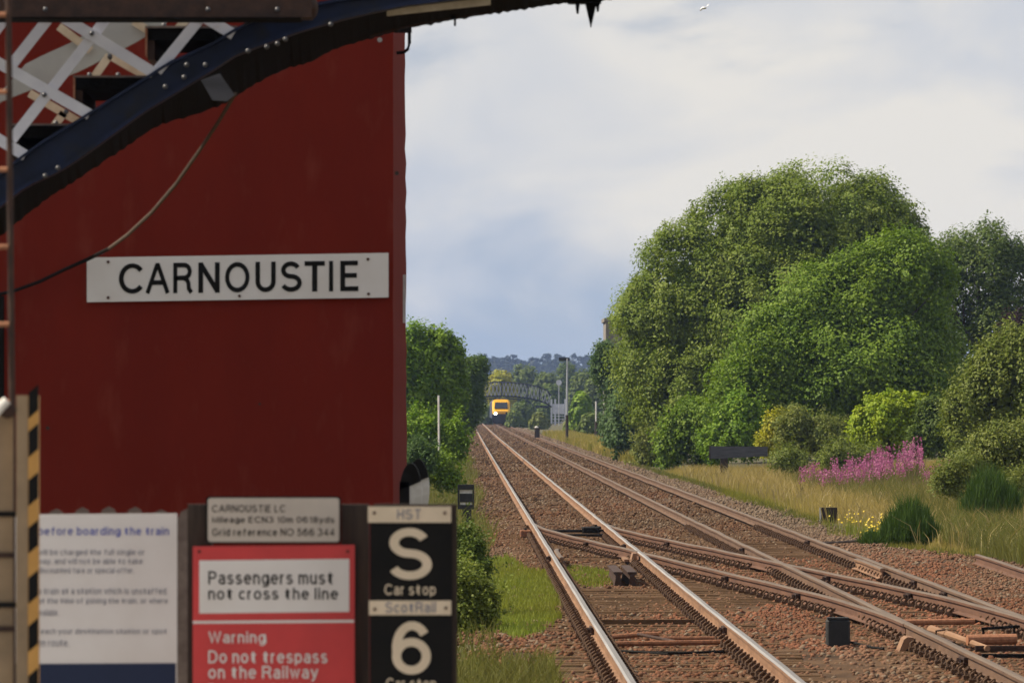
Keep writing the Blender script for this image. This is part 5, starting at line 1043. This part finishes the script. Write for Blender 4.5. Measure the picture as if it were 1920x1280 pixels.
P = gpts(9000, lambda Y: 7.6 + 0 * Y, lambda Y: 10.5 + 0 * Y, 300, 620); stuff('far_verge_grass', blades('far_verge_grass', P, rng.uniform(0.3, 0.8, len(P)), 0.07, G_dry), 'dry grass verge by the distant lamp post')
def patch(P): 
    q = vnoise(P[:, :2] * np.array([1.9, 0.16]), 77); return ((P[:, 0] - 0.72) / 0.58) ** 2 + ((P[:, 1] - 89) / 17.5) ** 2 + 0.55 * q + rng.normal(size=len(P)) * 0.14 < 1
P = gpts(26000, 0.0, 1.36, 66, 110, patch); P[:, 2] = -0.23; g1 = blades('bright_grass', P, rng.uniform(0.05, 0.13, len(P)), 0.014, G_green)
stuff('bright_grass', g1, 'bright green grass patch in the ballast left of the polished rails')
def patch2(P): return (((P[:, 0] - 1.88) / 0.36) ** 2 + ((P[:, 1] - 96) / 6.0) ** 2 + rng.normal(size=len(P)) * 0.15 + 0.5 * vnoise(P[:, :2] * np.array([2.5, 0.3]), 5) < 1)
P = gpts(5000, 1.5, 2.35, 86, 106, patch2); P[:, 2] = -0.23; stuff('track_grass', blades('track_grass', P, rng.uniform(0.04, 0.10, len(P)), 0.014, G_green), 'green grass tuft inside the left track by the iron blocks')
P = gpts(3000, -0.1, 0.9, 52, 62); P[:, 2] = -0.25; stuff('straw_grass', blades('straw_grass', P, rng.uniform(0.08, 0.4, len(P)), 0.012, G_verge, lean=0.6), 'dry straw grass at the foot of the car stop sign')
# broom bushes: upright green stems
def broom(label, Y, px, py0, py1, wpx, n, width):
    """fans of thin green stems rising from the ground"""
    g = -0.27; sB = F / Y; x0 = PX(px, 0, Y).x; H = PX(0, py0, Y).z - g; W = wpx / sB / 2
    t = thing('broom_bush', label, 'bush', (x0, Y, g), 'broom bushes in the dry grass')
    k = int(n / 40); a = rng.uniform(0, 6.28, k); r = W * np.sqrt(rng.random(k)); cx, cy = r * np.cos(a), r * np.sin(a) * 0.9
    hh = H * np.sqrt(np.clip(1 - (r / W) ** 2 * 0.75, 0.1, 1)) * rng.uniform(0.55, 1.15, k)
    idx = np.repeat(np.arange(k), 40); m = len(idx); u = rng.random(m) ** 0.8
    o = rng.normal(size=(m, 3)) * np.array([0.035, 0.035, 0]) * (0.4 + u)[:, None]
    p = np.stack([cx[idx] * (0.55 + 0.45 * u), cy[idx] * (0.55 + 0.45 * u), hh[idx] * u * 0.66], 1) + o
    me = blades('foliage', p, hh[idx] * rng.uniform(0.22, 0.5, m), width, G_broom, lean=0.38); link(bpy.data.objects.new('foliage', me), t)
broom('dark green broom bush with yellow flowers at its foot', 118, 1705, 932, 1025, 105, 15000, 0.014)
broom('second darker broom bush farther right in the grass', 134, 1858, 868, 960, 120, 13000, 0.016)
broom('low green broom tuft just left of the larger broom bush', 120, 1640, 990, 1025, 60, 3500, 0.013)
# fireweed
def spikes(pts, h, m_stem, m_flow):
    n = len(pts); c, nr, sz = [], [], []
    for p, hh in zip(pts, h):
        k = 24; z = rng.uniform(0.55, 1.0, k); r = 0.07 * (1.05 - z) + 0.010; a = rng.uniform(0, 6.28, k)
        c.append(np.stack([p[0] + r * np.cos(a) * 1.6, p[1] + r * np.sin(a) * 1.6, p[2] + hh * z], 1))
    c = np.concatenate(c); m = len(c); return leaf_arrays(c, rng.normal(size=(m, 3)) + np.array([-0.3, -0.5, 0.3]), rng.uniform(0.035, 0.065, m), 0.9, rng.random(m), rng.random(m))
m_pink = scatter_material('pink_petals', (0.36, 0.10, 0.235), (0.47, 0.18, 0.33), (0.30, 0.09, 0.18), 0.3, rough=0.6)
fw = []
for (x0, x1, y0, y1, n) in ((1640, 1730, 812, 872, 90), (1590, 1660, 828, 882, 60), (1500, 1600, 845, 890, 55), (1700, 1880, 845, 920, 85), (1540, 1700, 848, 895, 55), (1520, 1860, 850, 900, 30)):
    for _ in range(n):
        px = random.uniform(x0, x1); f_ = (px - x0) / (x1 - x0); Y = random.uniform(178, 205); tip_y = y0 + (y1 - y0) * (1 - f_) * (0.5 if x0 > 1600 else 0.6) + random.uniform(0, 30)
        p = PX(px, tip_y, Y); fw.append((p.x, Y, p.z))
fw = np.array(fw); hts = np.clip(fw[:, 2] + 0.27, 0.5, 1.7); base = fw.copy(); base[:, 2] = fw[:, 2] - hts
v, f, var = spikes(base, hts, None, None)
stuff('fireweed_flowers', np_mesh('fireweed_flowers', v, f, m_pink, var), 'magenta pink fireweed flower spikes in front of the lime bush')
sp = np.repeat(base, 6, 0) + rng.normal(size=(len(base) * 6, 3)) * np.array([0.05, 0.05, 0]); stuff('fireweed_stems', blades('fireweed_stems', sp, np.repeat(hts, 6) * rng.uniform(0.4, 0.85, len(sp)), 0.035, scatter_material('fireweed_leaf', (0.10, 0.11, 0.03), (0.16, 0.12, 0.06), None, 0.3), lean=0.25), 'leafy stems of the pink fireweed')
m_yel = scatter_material('yellow_petals', (0.58, 0.42, 0.03), (0.70, 0.54, 0.06), None, 0.2)
for (px, py, Y, n, lb) in ((1640, 982, 121, 46, 'yellow ragwort flowers at the left foot of the broom bush'), (1592, 968, 128, 22, 'few yellow ragwort flowers right of the timber stump')):
    t = thing('ragwort', lb, 'wildflower', (PX(px, 0, Y).x, Y, -0.27), 'yellow ragwort clumps'); s = F / Y
    q = np.array([PX(px + random.gauss(0, 16), py + random.gauss(0, 8), Y + random.uniform(-1, 1)) for _ in range(n)]); q -= np.array(t.location); hh = q[:, 2].copy()
    v, f, var = leaf_arrays(q, np.tile([[-0.3, -0.6, 0.8]], (n, 1)) + rng.normal(size=(n, 3)) * 0.3, rng.uniform(0.03, 0.06, n), 0.95, rng.random(n), rng.random(n)); tag(link(bpy.data.objects.new('flower_heads', np_mesh('flower_heads', v, f, m_yel, var)), t), kind='stuff')
    b_ = q.copy(); b_[:, 2] = 0; b_ = np.repeat(b_, 3, 0) + rng.normal(size=(3 * n, 3)) * np.array([0.04, 0.04, 0]); tag(link(bpy.data.objects.new('stems', blades('stems', b_, np.repeat(hh, 3), 0.014, G_green, lean=0.15)), t), kind='stuff')

# ------------------------------------------------------------------ gull
YV = 250.0; c = PX(1320, 15, YV)
gl = thing('gull', 'small white gull flying high in the sky', 'bird', c)
MB().ball(c, (0.11, 0.19, 0.05), 10, 6).build('body', M['gull'], gl, smooth=True); MB().ball(c + Vector((-0.10, -0.10, -0.05)), 0.045, 8, 6).build('head', M['gull'], gl, smooth=True)
for sx in (-1, 1):
    b = MB(); b.add([c + Vector((0.05 * sx, -0.06, 0.01)), c + Vector((0.16 * sx, -0.02, 0.07 * (1 if sx > 0 else -1.1))), c + Vector(((0.20 if sx > 0 else 0.10) * sx, 0.05, 0.17 if sx > 0 else -0.12)), c + Vector((0.10 * sx, 0.08, 0.05 * sx)), c + Vector((0.05 * sx, 0.08, 0.01))] + [c + Vector((0.05 * sx, -0.06, 0.03)), c + Vector((0.16 * sx, -0.02, 0.09 * (1 if sx > 0 else -1.1))), c + Vector(((0.20 if sx > 0 else 0.10) * sx, 0.05, 0.18 if sx > 0 else -0.10)), c + Vector((0.10 * sx, 0.08, 0.07 * sx)), c + Vector((0.05 * sx, 0.08, 0.03))], [(0, 1, 2, 3, 4), (9, 8, 7, 6, 5), (0, 5, 6, 1), (1, 6, 7, 2), (2, 7, 8, 3), (3, 8, 9, 4), (4, 9, 5, 0)])
    b.build('wing', M['gull'], gl)

# ------------------------------------------------------------------ far wooded hill and the air
hx_ = np.linspace(-560, 560, 90); hy_ = np.linspace(3000, 4500, 30); HX, HY = np.meshgrid(hx_, hy_)
q = np.stack([HX.ravel() * 0.01, HY.ravel() * 0.004], 1)
HZ = (-1 + 30 * np.clip((HY.ravel() - 3000) / 900, 0, 1) ** 1.2 + 2.5 * vnoise(q, 4) * np.clip((HY.ravel() - 3000) / 500, 0, 1))
tag(link(bpy.data.objects.new('hills', np_mesh('hills', np.stack([HX.ravel(), HY.ravel(), HZ], 1), grid_faces(30, 90), M['hill'], smooth=True))), 'far wooded hill beyond the town', kind='structure')
lob = []
for _ in range(620):
    x = random.uniform(-60, 150); y = random.uniform(3600, 4050); z = -1 + 30 * min(1, (y - 3000) / 900) ** 1.2; r = random.uniform(4.5, 8.5); lob.append((x, y, z + r * 0.1, r * 1.25, r, r * random.uniform(0.75, 1.0)))
L_hill = G((0.022, 0.034, 0.020), (0.032, 0.045, 0.024), (0.020, 0.03, 0.018))
o = bpy.data.objects.new('far_wood', crown_mesh('far_wood', lob, 42000, 3.0, L_hill, clump=1.9, per=25, rough=0.1, floor=-1, fill=0)); link(o); tag(o, 'blue hazy woodland along the far hill', kind='stuff')
hz = MB(); hz.bbox((-590, -18, -1.4), (590, 4570, 50)); o = hz.build('haze', bpy.data.materials.new('air')); tag(o, 'thin blue summer haze in the distance', kind='stuff')
am = o.data.materials[0]; am.use_nodes = True; at_ = am.node_tree; at_.nodes.clear(); ao = N(at_, 'ShaderNodeOutputMaterial'); av = N(at_, 'ShaderNodeVolumePrincipled')
av.inputs['Color'].default_value = (0.42, 0.58, 1.0, 1); av.inputs['Density'].default_value = 0.000085; av.inputs['Anisotropy'].default_value = 0.0
at_.links.new(av.outputs[0], ao.inputs['Volume'])
